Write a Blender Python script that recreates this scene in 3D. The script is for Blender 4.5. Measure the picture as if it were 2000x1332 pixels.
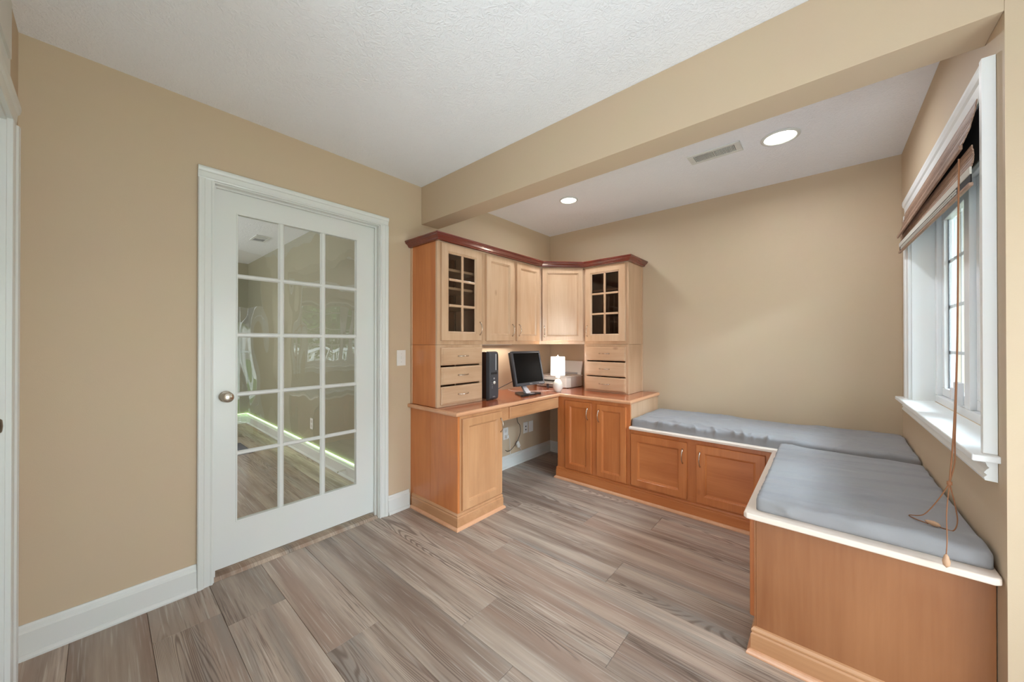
import bpy, bmesh, math, random
from mathutils import Vector, Matrix, noise
for o in list(bpy.data.objects): bpy.data.objects.remove(o)
random.seed(7)
PI = math.pi
S = bpy.context.scene
# ------------------------------------------------------------------ camera
cd = bpy.data.cameras.new('camera'); cam = bpy.data.objects.new('camera', cd); S.collection.objects.link(cam)
cd.sensor_width = 36; cd.lens = 36*699.7/2000; cd.clip_start = .02
cam.location = (2.362, 0, 1.233)
cam.rotation_euler = (math.radians(90+.2125), 0, math.radians(41.06))
S.camera = cam
# ------------------------------------------------------------------ render look
S.view_settings.view_transform = 'Standard'; S.view_settings.look = 'None'
S.view_settings.gamma = 1; S.view_settings.use_curve_mapping = False
S.view_settings.exposure = 0.42
S.cycles.use_denoising = True
S.cycles.max_bounces = 10; S.cycles.diffuse_bounces = 6; S.cycles.transparent_max_bounces = 16
S.cycles.sample_clamp_indirect = 6
# ------------------------------------------------------------------ world
W = bpy.data.worlds.new('sky'); S.world = W; W.use_nodes = True
nt = W.node_tree; bg = nt.nodes['Background']
sky = nt.nodes.new('ShaderNodeTexSky'); sky.sky_type = 'NISHITA'; sky.sun_disc = False
sky.sun_elevation = math.radians(50); sky.sun_rotation = math.radians(200); sky.dust_density = 1.5; sky.air_density = 1
hs = nt.nodes.new('ShaderNodeHueSaturation'); hs.inputs['Saturation'].default_value = .5
nt.links.new(sky.outputs[0], hs.inputs['Color']); nt.links.new(hs.outputs[0], bg.inputs[0])
bg.inputs[1].default_value = .85

def area(name, loc, rot, sx, sy, power, col=(1,1,1), shape='RECTANGLE', spread=180):
    l = bpy.data.lights.new(name, 'AREA'); l.shape = shape; l.size = sx
    if shape == 'RECTANGLE': l.size_y = sy
    l.energy = power; l.color = col; l.spread = math.radians(spread)
    o = bpy.data.objects.new(name, l); S.collection.objects.link(o); o.location = loc; o.rotation_euler = rot
    return o
area('room_uplight_fill', (1.9, -1.9, .12), (math.radians(168), 0, 0), 3.2, 2.6, 185, (.77, .905, 1.0))  # unseen fill lamp near the floor, added to brighten ceiling and room
pd = area('patio_daylight', (3.62, .50, 1.0), (0, 0, 0), 1.2, 1.6, 42, (.86, .93, 1.0)); pd.rotation_euler = Vector((-1, 0, .42)).to_track_quat('-Z', 'Y').to_euler()
al = area('daylight_alcove', (4.35, 1.9, 3.1), (0, 0, 0), 2.4, 1.6, 800, (.72, .87, 1.0))
al.rotation_euler = Vector((-1.95, .55, -2.1)).to_track_quat('-Z', 'Y').to_euler()
area('downlight_west', (.73, 2.6, 2.425), (0,0,0), .13, .13, 5.5, (.86, .93, 1.0), 'DISK', 170)
area('downlight_east', (2.17, 2.62, 2.425), (0,0,0), .15, .15, 6, (.84, .92, 1.0), 'DISK', 170)
area('hall_fill', (-2.4, -1.35, 1.5), (math.radians(90), 0, 0), 1.6, 1.2, 48, (.95, .97, 1.0))  # unseen fill lamp added to brighten the room beyond the glass door

# ------------------------------------------------------------------ node helpers
def mat(name): 
    m = bpy.data.materials.new(name); m.use_nodes = True
    n = m.node_tree; return m, n, n.nodes['Principled BSDF']
def lin(c):
    return tuple(((x/255)/12.92 if x/255 <= .04045 else ((x/255+.055)/1.055)**2.4) for x in c)+(1,)
def N(n, t, **k):
    x = n.nodes.new(t)
    for a, b in k.items():
        if a.startswith('i_'): x.inputs[a[2:].replace('_', ' ')].default_value = b
        else: setattr(x, a, b)
    return x
def simple(name, c, rough=.5, metal=0, bump=0, bscale=200, spec=.5, **k):
    m, n, b = mat(name); b.inputs['Base Color'].default_value = lin(c); b.inputs['Roughness'].default_value = rough
    b.inputs['Metallic'].default_value = metal; b.inputs['Specular IOR Level'].default_value = spec
    g = N(n, 'ShaderNodeNewGeometry')
    v = N(n, 'ShaderNodeTexNoise', i_Scale=6.0, i_Detail=3.0); n.links.new(g.outputs['Position'], v.inputs['Vector'])
    mx = N(n, 'ShaderNodeMix', data_type='RGBA', blend_type='MULTIPLY'); mx.inputs[0].default_value = .05
    mx.inputs[6].default_value = lin(c); n.links.new(v.outputs['Color'], mx.inputs[7]); n.links.new(mx.outputs[2], b.inputs['Base Color'])
    if bump:
        t = N(n, 'ShaderNodeTexNoise', i_Scale=float(bscale), i_Detail=4.0); n.links.new(g.outputs['Position'], t.inputs['Vector'])
        bp = N(n, 'ShaderNodeBump', i_Strength=float(bump), i_Distance=.002); n.links.new(t.outputs['Fac'], bp.inputs['Height'])
        n.links.new(bp.outputs[0], b.inputs['Normal'])
    for a, c2 in k.items(): b.inputs[a.replace('_', ' ')].default_value = c2
    return m
def wood(name, dark, light, axis, rough=.32, scale=1., contrast=1., coat=.0, knots=True):
    m, n, b = mat(name); L = n.links
    g = N(n, 'ShaderNodeNewGeometry'); oi = N(n, 'ShaderNodeObjectInfo')
    sc = N(n, 'ShaderNodeVectorMath', operation='SCALE'); sc.inputs[3].default_value = 7.3
    cv = N(n, 'ShaderNodeCombineXYZ'); L.new(oi.outputs['Random'], cv.inputs[0]); L.new(oi.outputs['Random'], cv.inputs[1]); L.new(oi.outputs['Random'], cv.inputs[2])
    L.new(cv.outputs[0], sc.inputs[0])
    ad = N(n, 'ShaderNodeVectorMath', operation='ADD'); L.new(g.outputs['Position'], ad.inputs[0]); L.new(sc.outputs[0], ad.inputs[1])
    s = [9., 9., 9.]; s['xyz'.index(axis)] = 1.1
    mp = N(n, 'ShaderNodeMapping'); mp.inputs['Scale'].default_value = [q*scale for q in s]; L.new(ad.outputs[0], mp.inputs[0])
    a1 = N(n, 'ShaderNodeTexNoise', i_Scale=1.0, i_Detail=5.0, i_Roughness=.6, i_Distortion=.6); L.new(mp.outputs[0], a1.inputs[0])
    s2 = [90., 90., 90.]; s2['xyz'.index(axis)] = 4.
    mp2 = N(n, 'ShaderNodeMapping'); mp2.inputs['Scale'].default_value = s2; L.new(ad.outputs[0], mp2.inputs[0])
    a2 = N(n, 'ShaderNodeTexNoise', i_Scale=1.0, i_Detail=3.0); L.new(mp2.outputs[0], a2.inputs[0])
    a3 = N(n, 'ShaderNodeTexNoise', i_Scale=2.2, i_Detail=2.0); L.new(ad.outputs[0], a3.inputs[0])
    m1 = N(n, 'ShaderNodeMath', operation='MULTIPLY'); L.new(a2.outputs['Fac'], m1.inputs[0]); m1.inputs[1].default_value = .22
    m2 = N(n, 'ShaderNodeMath', operation='MULTIPLY_ADD'); L.new(a1.outputs['Fac'], m2.inputs[0]); m2.inputs[1].default_value = .75*contrast; L.new(m1.outputs[0], m2.inputs[2])
    m3 = N(n, 'ShaderNodeMath', operation='MULTIPLY_ADD'); L.new(a3.outputs['Fac'], m3.inputs[0]); m3.inputs[1].default_value = .5; L.new(m2.outputs[0], m3.inputs[2])
    mr = N(n, 'ShaderNodeMapRange'); mr.inputs[1].default_value = .45; mr.inputs[2].default_value = 1.0; L.new(m3.outputs[0], mr.inputs[0])
    cr = N(n, 'ShaderNodeMix', data_type='RGBA'); cr.inputs[6].default_value = lin(dark); cr.inputs[7].default_value = lin(light)
    L.new(mr.outputs[0], cr.inputs[0])
    out = cr.outputs[2]
    if knots:
        kv = N(n, 'ShaderNodeTexVoronoi', i_Scale=2.6); kv.feature = 'F1'
        s3 = [1., 1., 1.]; s3['xyz'.index(axis)] = .55
        mp3 = N(n, 'ShaderNodeMapping'); mp3.inputs['Scale'].default_value = s3; L.new(ad.outputs[0], mp3.inputs[0]); L.new(mp3.outputs[0], kv.inputs['Vector'])
        kr = N(n, 'ShaderNodeMapRange'); kr.inputs[1].default_value = .012; kr.inputs[2].default_value = .05; kr.inputs[3].default_value = .5; kr.inputs[4].default_value = 0.
        L.new(kv.outputs['Distance'], kr.inputs[0])
        km = N(n, 'ShaderNodeMix', data_type='RGBA', blend_type='MULTIPLY'); L.new(kr.outputs[0], km.inputs[0]); L.new(out, km.inputs[6]); km.inputs[7].default_value = (.35, .2, .1, 1)
        out = km.outputs[2]
    L.new(out, b.inputs['Base Color']); b.inputs['Roughness'].default_value = rough
    b.inputs['Coat Weight'].default_value = coat; b.inputs['Coat Roughness'].default_value = .12
    bp = N(n, 'ShaderNodeBump', i_Strength=.06, i_Distance=.001); L.new(a2.outputs['Fac'], bp.inputs['Height']); L.new(bp.outputs[0], b.inputs['Normal'])
    return m
def glass(name, tint=(1, 1, 1), refl=.1, wavy=0., rough=0.0):
    m, n, b = mat(name); L = n.links; n.nodes.remove(b)
    out = [x for x in n.nodes if x.type == 'OUTPUT_MATERIAL'][0]
    tr = N(n, 'ShaderNodeBsdfTransparent'); tr.inputs[0].default_value = tint+(1,)
    gl = N(n, 'ShaderNodeBsdfGlossy'); gl.inputs['Roughness'].default_value = rough
    fr = N(n, 'ShaderNodeFresnel', i_IOR=1.5); mu = N(n, 'ShaderNodeMath', operation='MULTIPLY'); mu.inputs[1].default_value = refl/.04; mu.use_clamp = True
    L.new(fr.outputs[0], mu.inputs[0])
    mx = N(n, 'ShaderNodeMixShader'); L.new(mu.outputs[0], mx.inputs[0]); L.new(tr.outputs[0], mx.inputs[1]); L.new(gl.outputs[0], mx.inputs[2]); L.new(mx.outputs[0], out.inputs[0])
    if wavy:
        g = N(n, 'ShaderNodeNewGeometry'); mp = N(n, 'ShaderNodeMapping'); mp.inputs['Scale'].default_value = (1, 14, 4); L.new(g.outputs['Position'], mp.inputs[0])
        t = N(n, 'ShaderNodeTexNoise', i_Scale=1.0, i_Detail=0.0); L.new(mp.outputs[0], t.inputs[0])
        bp = N(n, 'ShaderNodeBump', i_Strength=1.0, i_Distance=wavy); L.new(t.outputs['Fac'], bp.inputs['Height']); L.new(bp.outputs[0], gl.inputs['Normal'])
    return m
def emit(name, col, st):
    m, n, b = mat(name); b.inputs['Base Color'].default_value = col+(1,); b.inputs['Emission Color'].default_value = col+(1,); b.inputs['Emission Strength'].default_value = st
    return m
def ceilmat():
    m, n, b = mat('knockdown ceiling paint'); L = n.links
    b.inputs['Base Color'].default_value = lin((238, 239, 242)); b.inputs['Roughness'].default_value = .8; b.inputs['Specular IOR Level'].default_value = .2
    g = N(n, 'ShaderNodeNewGeometry')
    w = N(n, 'ShaderNodeTexNoise', i_Scale=9.0, i_Detail=2.0); L.new(g.outputs['Position'], w.inputs[0])
    v = N(n, 'ShaderNodeTexNoise', i_Scale=38.0, i_Detail=3.0, i_Distortion=2.2); L.new(g.outputs['Position'], v.inputs[0])
    mr = N(n, 'ShaderNodeMapRange'); mr.inputs[1].default_value = .42; mr.inputs[2].default_value = .62; L.new(v.outputs['Fac'], mr.inputs[0])
    mu = N(n, 'ShaderNodeMath', operation='MULTIPLY'); L.new(mr.outputs[0], mu.inputs[0]); L.new(w.outputs['Fac'], mu.inputs[1])
    bp = N(n, 'ShaderNodeBump', i_Strength=.5, i_Distance=.005); L.new(mu.outputs[0], bp.inputs['Height']); L.new(bp.outputs[0], b.inputs['Normal'])
    return m
def floormat(name='weathered vinyl plank', warm=0.):
    m, n, b = mat(name); L = n.links
    g = N(n, 'ShaderNodeNewGeometry'); oi = N(n, 'ShaderNodeObjectInfo')
    r1 = N(n, 'ShaderNodeMath', operation='MULTIPLY'); L.new(oi.outputs['Random'], r1.inputs[0]); r1.inputs[1].default_value = 37.
    cv = N(n, 'ShaderNodeCombineXYZ'); L.new(r1.outputs[0], cv.inputs[0]); L.new(r1.outputs[0], cv.inputs[2])
    ad = N(n, 'ShaderNodeVectorMath', operation='ADD'); L.new(g.outputs['Position'], ad.inputs[0]); L.new(cv.outputs[0], ad.inputs[1])
    def nz(sx, sy, det=4, rough=.55, dist=0.):
        mp = N(n, 'ShaderNodeMapping'); mp.inputs['Scale'].default_value = (sx, sy, 1); L.new(ad.outputs[0], mp.inputs[0])
        t = N(n, 'ShaderNodeTexNoise', i_Scale=1.0, i_Detail=float(det), i_Roughness=rough, i_Distortion=dist); L.new(mp.outputs[0], t.inputs[0]); return t.outputs['Fac']
    def mix(fac, c, d, bt='MIX', sock=None):
        x = N(n, 'ShaderNodeMix', data_type='RGBA', blend_type=bt)
        for i, q in ((6, c), (7, d)):
            if isinstance(q, tuple): x.inputs[i].default_value = q
            else: L.new(q, x.inputs[i])
        if isinstance(fac, float): x.inputs[0].default_value = fac
        else: L.new(fac, x.inputs[0])
        return x.outputs[2]
    def rng(f, a, c, lo=0., hi=1.):
        x = N(n, 'ShaderNodeMapRange'); L.new(f, x.inputs[0]); x.inputs[1].default_value = a; x.inputs[2].default_value = c; x.inputs[3].default_value = lo; x.inputs[4].default_value = hi; return x.outputs[0]
    streak = rng(nz(.7, 11, 5), .34, .66)
    col = mix(streak, lin((142, 123, 110)), lin((196, 180, 164)))
    col = mix(rng(nz(.5, 7, 3), .49, .66, 0., .6), col, lin((158, 130, 114)))      # warm bands
    col = mix(rng(nz(.6, 9, 3), .54, .68, 0., .6), col, lin((146, 145, 140)))      # grey bands
    col = mix(rng(nz(.8, 13, 2), .60, .74, 0., .6), col, lin((114, 92, 80)))       # dark streaks
    base = nz(.55, 6.5, 1, .4, .15)
    mu = N(n, 'ShaderNodeMath', operation='MULTIPLY'); L.new(base, mu.inputs[0]); mu.inputs[1].default_value = 300.
    sn = N(n, 'ShaderNodeMath', operation='SINE'); L.new(mu.outputs[0], sn.inputs[0])
    ln = rng(sn.outputs[0], .0, .95)
    msk = rng(nz(.7, 5.5, 1), .55, .63, 0., .7)
    mm = N(n, 'ShaderNodeMath', operation='MULTIPLY'); L.new(ln, mm.inputs[0]); L.new(msk, mm.inputs[1])
    col = mix(mm.outputs[0], col, lin((102, 84, 74)))
    fine = rng(nz(4, 150, 3, .6), .5, .62, 0., .7)
    fm = rng(nz(1.0, 5, 2), .42, .62)
    f2 = N(n, 'ShaderNodeMath', operation='MULTIPLY'); L.new(fine, f2.inputs[0]); L.new(fm, f2.inputs[1])
    col = mix(f2.outputs[0], col, lin((100, 82, 72)))
    wh = rng(nz(3, 110, 2, .6), .57, .70, 0., .4); col = mix(wh, col, lin((216, 208, 198)))
    # plank tone
    tone = N(n, 'ShaderNodeMapRange'); L.new(oi.outputs['Random'], tone.inputs[0]); tone.inputs[3].default_value = .80; tone.inputs[4].default_value = 1.08
    hv = N(n, 'ShaderNodeHueSaturation'); L.new(col, hv.inputs['Color']); L.new(tone.outputs[0], hv.inputs['Value']); hv.inputs['Saturation'].default_value = 1.0+warm
    L.new(hv.outputs[0], b.inputs['Base Color'])
    b.inputs['Roughness'].default_value = .42; b.inputs['Specular IOR Level'].default_value = .4
    bp = N(n, 'ShaderNodeBump', i_Strength=.15, i_Distance=.001); L.new(fine, bp.inputs['Height']); L.new(bp.outputs[0], b.inputs['Normal'])
    return m

M = {}
M['wall'] = simple('tan eggshell wall paint', (197, 176, 149), .62, bump=.12, bscale=260, spec=.3)
M['ceil'] = ceilmat()
M['trim'] = simple('white semi gloss trim paint', (216, 217, 212), .3, bump=.02, bscale=60)
M['trim_w'] = simple('white window trim paint', (238, 240, 240), .3)
M['vinyl'] = simple('white vinyl', (236, 238, 240), .25)
M['end_v'] = wood('amber maple end panel', (138, 84, 48), (170, 116, 76), 'z', coat=.25, scale=.6)
M['oak_v'] = wood('honey maple vertical grain', (184, 144, 110), (214, 181, 149), 'z', coat=.25)
M['oak_x'] = wood('honey maple grain across x', (184, 144, 110), (214, 181, 149), 'x', coat=.25)
M['oak_y'] = wood('honey maple grain across y', (184, 144, 110), (214, 181, 149), 'y', coat=.25)
M['low_v'] = wood('amber maple vertical grain', (178, 98, 48), (216, 138, 80), 'z', coat=.3)
M['low_x'] = wood('amber maple grain across x', (178, 98, 48), (216, 138, 80), 'x', coat=.3)
M['low_y'] = wood('amber maple grain across y', (178, 98, 48), (216, 138, 80), 'y', coat=.3)
for _a, _n in (('z', 'v'), ('x', 'x'), ('y', 'y')): M['mid_'+_n] = wood('maple honey mid tone '+_n, (174, 122, 82), (212, 162, 118), _a, coat=.25)
M['top'] = wood('red cherry countertop', (150, 74, 42), (196, 112, 70), 'y', rough=.2, coat=.6, knots=False)
M['topedge'] = wood('pale maple counter nosing', (206, 146, 106), (228, 178, 140), 'y', rough=.3, coat=.3, knots=False)
M['cherry'] = wood('dark cherry crown', (84, 30, 24), (134, 58, 44), 'y', rough=.25, coat=.5, knots=False)
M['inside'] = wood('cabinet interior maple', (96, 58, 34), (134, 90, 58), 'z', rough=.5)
M['nickel'] = simple('satin nickel', (205, 196, 182), .25, 1)
M['darknickel'] = simple('brushed pewter', (120, 110, 100), .3, 1)
M['fabric'] = simple('grey slipcover cloth', (148, 147, 149), .85, bump=.25, bscale=900, spec=.2, Sheen_Weight=.15)
M['board'] = simple('cream bench board paint', (232, 216, 202), .35)
M['plastic_w'] = simple('white plastic', (225, 222, 216), .35)
M['plastic_b'] = simple('black plastic', (26, 26, 28), .35)
M['plastic_g'] = simple('dark grey plastic', (70, 72, 78), .35)
M['plastic_s'] = simple('silver plastic', (178, 180, 188), .3, .3)
M['screen'] = simple('black screen', (3, 3, 4), .5, spec=.1)
M['gloss_b'] = simple('glossy black side cover', (58, 40, 34), .12)
M['ceramic'] = simple('white glazed ceramic', (232, 230, 222), .2, bump=.0)
M['shade'] = emit('lit lamp shade', (1.0, .93, .84), 2.4)
M['lens'] = emit('downlight lens', (1.0, .95, .86), 6.0)
M['pane'] = glass('door pane glass', (.86, .88, .84), .11, wavy=.002)
M['winpane'] = glass('window pane glass', (.95, .98, .96), .028)
M['cabpane'] = glass('cabinet pane glass', (.82, .78, .74), .05)
M['bamboo'] = wood('woven bamboo', (120, 88, 70), (182, 150, 128), 'y', rough=.6, scale=14., knots=False)
M['bamboo_d'] = simple('dark shade band and gap shadow', (34, 28, 26), .8)  # real dark band, and the painted shadow in the gap behind the blind
M['lace'] = simple('pale cotton tape', (205, 200, 190), .8)
M['cord'] = simple('brown cord', (150, 100, 66), .7)
M['bead'] = simple('pale turned wood', (200, 160, 128), .5)
M['black'] = simple('black rubber', (20, 18, 18), .5)
M['led'] = emit('green white led strip', (.62, 1.0, .45), 2.6)
M['hallwall'] = simple('grey green hall paint', (150, 146, 124), .7, bump=.1)
M['dark'] = simple('dark void', (14, 13, 12), .9)
M['leaf'] = simple('tree leaves', (86, 128, 62), .6)
M['leaf2'] = simple('dark shrub leaves', (52, 92, 54), .6)
M['bark'] = simple('tree bark', (92, 76, 62), .9, bump=.5, bscale=20)
M['fence'] = simple('pale green painted siding', (118, 164, 142), .6)
M['lawn'] = simple('lawn', (112, 140, 84), .9)
M['white_ext'] = simple('white exterior paint', (236, 236, 236), .6)
M['canvas'] = simple('speckled bark texture', (120, 96, 80), .9, bump=1, bscale=60)
M['plank'] = floormat()
M['hallplank'] = floormat('hall vinyl plank', .15)
M['substrate'] = simple('dark underlay', (60, 50, 44), .9)
M['mat'] = simple('charcoal mat', (70, 72, 78), .9)
M['logo'] = simple('silver badge', (200, 200, 205), .3, .6)
M['pink'] = simple('pink cloth', (235, 90, 160), .7)
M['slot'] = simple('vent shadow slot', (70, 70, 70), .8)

# ------------------------------------------------------------------ mesh helpers
class MB:
    def __init__(s): s.bm = bmesh.new()
    def quad(s, pts):
        vs = [s.bm.verts.new(p) for p in pts]; s.bm.faces.new(vs); return s
    def box(s, x0, x1, y0, y1, z0, z1):
        v = [s.bm.verts.new(p) for p in ((x0,y0,z0),(x1,y0,z0),(x1,y1,z0),(x0,y1,z0),(x0,y0,z1),(x1,y0,z1),(x1,y1,z1),(x0,y1,z1))]
        for f in ((0,3,2,1),(4,5,6,7),(0,1,5,4),(1,2,6,5),(2,3,7,6),(3,0,4,7)): s.bm.faces.new([v[i] for i in f])
        return s
    def prism(s, pts, axis, lo, hi):
        def P(a, b, c):
            return {'x': (c, a, b), 'y': (a, c, b), 'z': (a, b, c)}[axis]
        A = [s.bm.verts.new(P(a, b, lo)) for a, b in pts]; B = [s.bm.verts.new(P(a, b, hi)) for a, b in pts]
        n = len(pts)
        s.bm.faces.new(A); s.bm.faces.new(B[::-1])
        for i in range(n): s.bm.faces.new((A[i], B[i], B[(i+1) % n], A[(i+1) % n]))
        return s
    def sweep(s, prof, path, closed=False):
        # prof: (outward, z) closed polygon; path 2D; outward = right-hand side of travel
        n = len(path); rings = []
        for i, p in enumerate(path):
            p = Vector(p)
            d0 = (p-Vector(path[i-1])).normalized() if i > 0 else None
            d1 = (Vector(path[i+1])-p).normalized() if i < n-1 else None
            if d0 is None: d0 = d1
            if d1 is None: d1 = d0
            n0 = Vector((d0.y, -d0.x)); n1 = Vector((d1.y, -d1.x)); m = (n0+n1).normalized(); k = 1/max(.3, m.dot(n0))
            rings.append([s.bm.verts.new((p.x+m.x*k*o, p.y+m.y*k*o, z)) for o, z in prof])
        q = len(prof)
        for i in range(n-1):
            for j in range(q): s.bm.faces.new((rings[i][j], rings[i+1][j], rings[i+1][(j+1) % q], rings[i][(j+1) % q]))
        s.bm.faces.new(rings[0][::-1]); s.bm.faces.new(rings[-1])
        return s
    def tube(s, pts, r, seg=8, rad=None):
        pts = [Vector(p) for p in pts]; rings = []
        up = Vector((0, 0, 1)); prev = None
        for i, p in enumerate(pts):
            d = (pts[min(i+1, len(pts)-1)]-pts[max(i-1, 0)]).normalized()
            a = prev if prev is not None else (up if abs(d.z) < .9 else Vector((1, 0, 0)))
            a = (a-d*a.dot(d)).normalized(); prev = a; b = d.cross(a)
            rr = rad[i] if rad else r
            rings.append([s.bm.verts.new(p+a*rr*math.cos(2*PI*k/seg)+b*rr*math.sin(2*PI*k/seg)) for k in range(seg)])
        for i in range(len(pts)-1):
            for k in range(seg): s.bm.faces.new((rings[i][k], rings[i+1][k], rings[i+1][(k+1) % seg], rings[i][(k+1) % seg]))
        s.bm.faces.new(rings[0][::-1]); s.bm.faces.new(rings[-1]); return s
    def lathe(s, prof, c, axis='z', seg=32, cap=True):
        # prof (r, h)
        rings = []
        for r, h in prof:
            ring = []
            for k in range(seg):
                a = 2*PI*k/seg; u, v = r*math.cos(a), r*math.sin(a)
                p = {'z': (u, v, h), 'x': (h, u, v), 'y': (v, h, u)}[axis]
                ring.append(s.bm.verts.new((c[0]+p[0], c[1]+p[1], c[2]+p[2])))
            rings.append(ring)
        for i in range(len(prof)-1):
            for k in range(seg): s.bm.faces.new((rings[i][k], rings[i][(k+1) % seg], rings[i+1][(k+1) % seg], rings[i+1][k]))
        if cap: s.bm.faces.new(rings[0][::-1]); s.bm.faces.new(rings[-1])
        return s
    def xf(s, mtx): bmesh.ops.transform(s.bm, matrix=mtx, verts=s.bm.verts); return s
    def build(s, name, m, parent=None, bevel=0, smooth=False, seg=2, label=None, root=None):
        bmesh.ops.recalc_face_normals(s.bm, faces=s.bm.faces)
        off = Vector((0, 0, 0))
        p = parent
        while p is not None: off = off+p.location; p = p.parent
        if off.length: bmesh.ops.translate(s.bm, vec=-off, verts=s.bm.verts)
        me = bpy.data.meshes.new(name); s.bm.to_mesh(me); s.bm.free()
        o = bpy.data.objects.new(name, me); S.collection.objects.link(o)
        me.materials.append(m)
        if parent is not None: o.parent = parent
        if smooth:
            for f in me.polygons: f.use_smooth = True
        if bevel:
            b = o.modifiers.new('bevel', 'BEVEL'); b.width = bevel; b.segments = seg; b.limit_method = 'ANGLE'; b.angle_limit = math.radians(40)
        if label: o['label'] = label
        return o
def box(name, m, b, parent=None, bevel=0, **k): return MB().box(*b).build(name, m, parent, bevel, **k)
def thing(name, label, cat, loc, group=None):
    o = bpy.data.objects.new(name, None); S.collection.objects.link(o); o.location = loc; o.empty_display_size = .05
    o['label'] = label; o['category'] = cat
    if group: o['group'] = group
    return o
def tag(o, label, cat, group=None):
    o['label'] = label; o['category'] = cat
    if group: o['group'] = group
    return o
def struct(o, label=None, cat=None):
    o['kind'] = 'structure'
    if label: o['label'] = label
    if cat: o['category'] = cat
    return o
def sroot(name, label, cat, loc):
    return struct(thing(name, label, cat, loc))

H = 2.44; YB = 3.371; XR = 2.74; YF = 1.637
# ------------------------------------------------------------------ floor with planks
fl = MB().box(-.1, 4.0, -3.8, YB+.1, -.06, -.008).build('floor', M['substrate'])
struct(fl, 'grey brown weathered wood look plank floor of the office', 'floor')
ENDS = {1: .29, 2: .406, 3: .873, 4: 1.465, 5: 1.17, 6: 1.734, 7: .89, 8: 1.51, 9: .62, 10: 1.12, 11: 1.5, 12: .7, 13: 1.25, 14: .35, 0: 1.35, -1: .8, -2: 1.6}
def plank(x0, x1, y0, y1, parent, m, zt=0., name='plank'):
    g = .0005; b = .0010
    mb = MB(); X0, X1, Y0, Y1 = x0+g, x1-g, y0+g, y1-g
    v = [mb.bm.verts.new(p) for p in ((X0,Y0,zt-.007),(X1,Y0,zt-.007),(X1,Y1,zt-.007),(X0,Y1,zt-.007),(X0+b,Y0+b,zt),(X1-b,Y0+b,zt),(X1-b,Y1-b,zt),(X0+b,Y1-b,zt),(X0,Y0,zt-.0014),(X1,Y0,zt-.0014),(X1,Y1,zt-.0014),(X0,Y1,zt-.0014))]
    for f in ((4,5,6,7),(8,9,5,4),(9,10,6,5),(10,11,7,6),(11,8,4,7),(0,1,9,8),(1,2,10,9),(2,3,11,10),(3,0,8,11)): mb.bm.faces.new([v[i] for i in f])
    return mb.build(name, m, parent)
PW = .2235
for r in range(-8, 17):
    y0 = .1415+PW*(r-1); y1 = y0+PW
    y0c, y1c = y0, min(y1, YB)
    if y0c >= YB-.01: continue
    e = ENDS.get(r, (r*.613) % 1.8)
    xs = [e-1.8*k for k in range(3, 0, -1)]+[e+1.8*k for k in range(0, 4)]
    xs = [0.]+[x for x in xs if .05 < x < 3.95]+[4.0]
    for a, b_ in zip(xs, xs[1:]): plank(a, b_, y0c, y1c, fl, M['plank'])
# ------------------------------------------------------------------ ceiling, walls, header
struct(box('ceiling', M['ceil'], (-.02, 4.0, -3.8, YB+.02, H, H+.1)), 'white textured ceiling over office and alcove', 'ceiling')
wl = MB(); wl.box(-.115, 0, -.33, .372, -.05, H); wl.box(-.115, 0, 1.296, YB+.1, -.05, H); wl.box(-.115, 0, .372, 1.296, 2.062, H)
struct(wl.build('wall_left', M['wall']), 'tan wall that holds the white glass door', 'wall')
struct(box('wall_back', M['wall'], (0, XR+.2, YB, YB+.1, -.05, H)), 'tan back wall behind the window bench', 'wall')
wr = MB(); T = .20
wr.box(XR, XR+T, 3.045, YB, -.05, H); wr.box(XR, XR+T, 1.722, 3.045, -.05, .885); wr.box(XR, XR+T, 1.722, 3.045, 1.99, H); wr.box(XR, XR+T, YF, 1.722, -.05, H)
struct(wr.build('wall_right', M['wall']), 'tan alcove wall around the window', 'wall')
struct(box('wall_front', M['wall'], (XR+T, 3.5, YF, YF+.12, -.05, H)), 'tan wall face right of the alcove opening', 'wall')
ws = MB(); ws.box(-.1, 4.1, -3.9, -3.8, -.05, H); ws.box(4.0, 4.1, -3.8, -1.2, -.05, H); ws.box(3.5, 4.1, -1.2, -1.1, -.05, H); ws.box(-.1, 0, -3.8, -.33, -.05, H)
struct(ws.build('wall_rear', M['wall']), 'tan walls of the room behind the camera', 'wall')
we = MB(); we.box(3.4, 3.5, 1.45, YF, -.05, H); we.box(3.4, 3.5, -.05, 1.45, 2.05, H); we.box(3.4, 3.5, -1.2, -.05, -.05, H)
struct(we.build('wall_east', M['wall']), 'tan wall with the patio door, right of the camera', 'wall')
struct(box('wall_header', M['wall'], (0, XR, YF, YF+.16, 2.15, H), bevel=.002), 'tan dropped ceiling beam above the alcove opening', 'beam')
wn = MB(); wn.box(0, .262, -.33, -.214, -.05, H); wn.box(.262, 1.12, -.33, -.214, 2.0, H); wn.box(1.12, 1.45, -.33, -.214, -.05, H)
struct(wn.build('wall_near', M['wall']), 'tan wall strip with the second white door at left edge', 'wall')
# baseboards: profile (out, z)
def bprof(h=.13, t=.016): return [(0, .0), (t+.012, .0), (t+.012, .008), (t+.004, .018), (t, .02), (t, h-.03), (t-.005, h-.022), (t-.007, h-.008), (t-.011, h), (0, h)]
def base(name, path, h=.13, label=None, m='trim'):
    o = MB().sweep(bprof(h), path).build(name, M[m]); struct(o, label, 'baseboard'); return o
# travel direction so that right-hand side points into the room
base('baseboard_left', [(0, .315), (0, -.21)][::-1], label='white baseboard on the left wall before the glass door')
base('baseboard_left_2', [(0, 1.353), (0, 1.525)], label='short white baseboard between glass door and desk')
base('baseboard_knee', [(0, 1.98), (0, YB-.002), (.51, YB-.002)], h=.118, label='white baseboard inside the desk knee hole')

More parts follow.
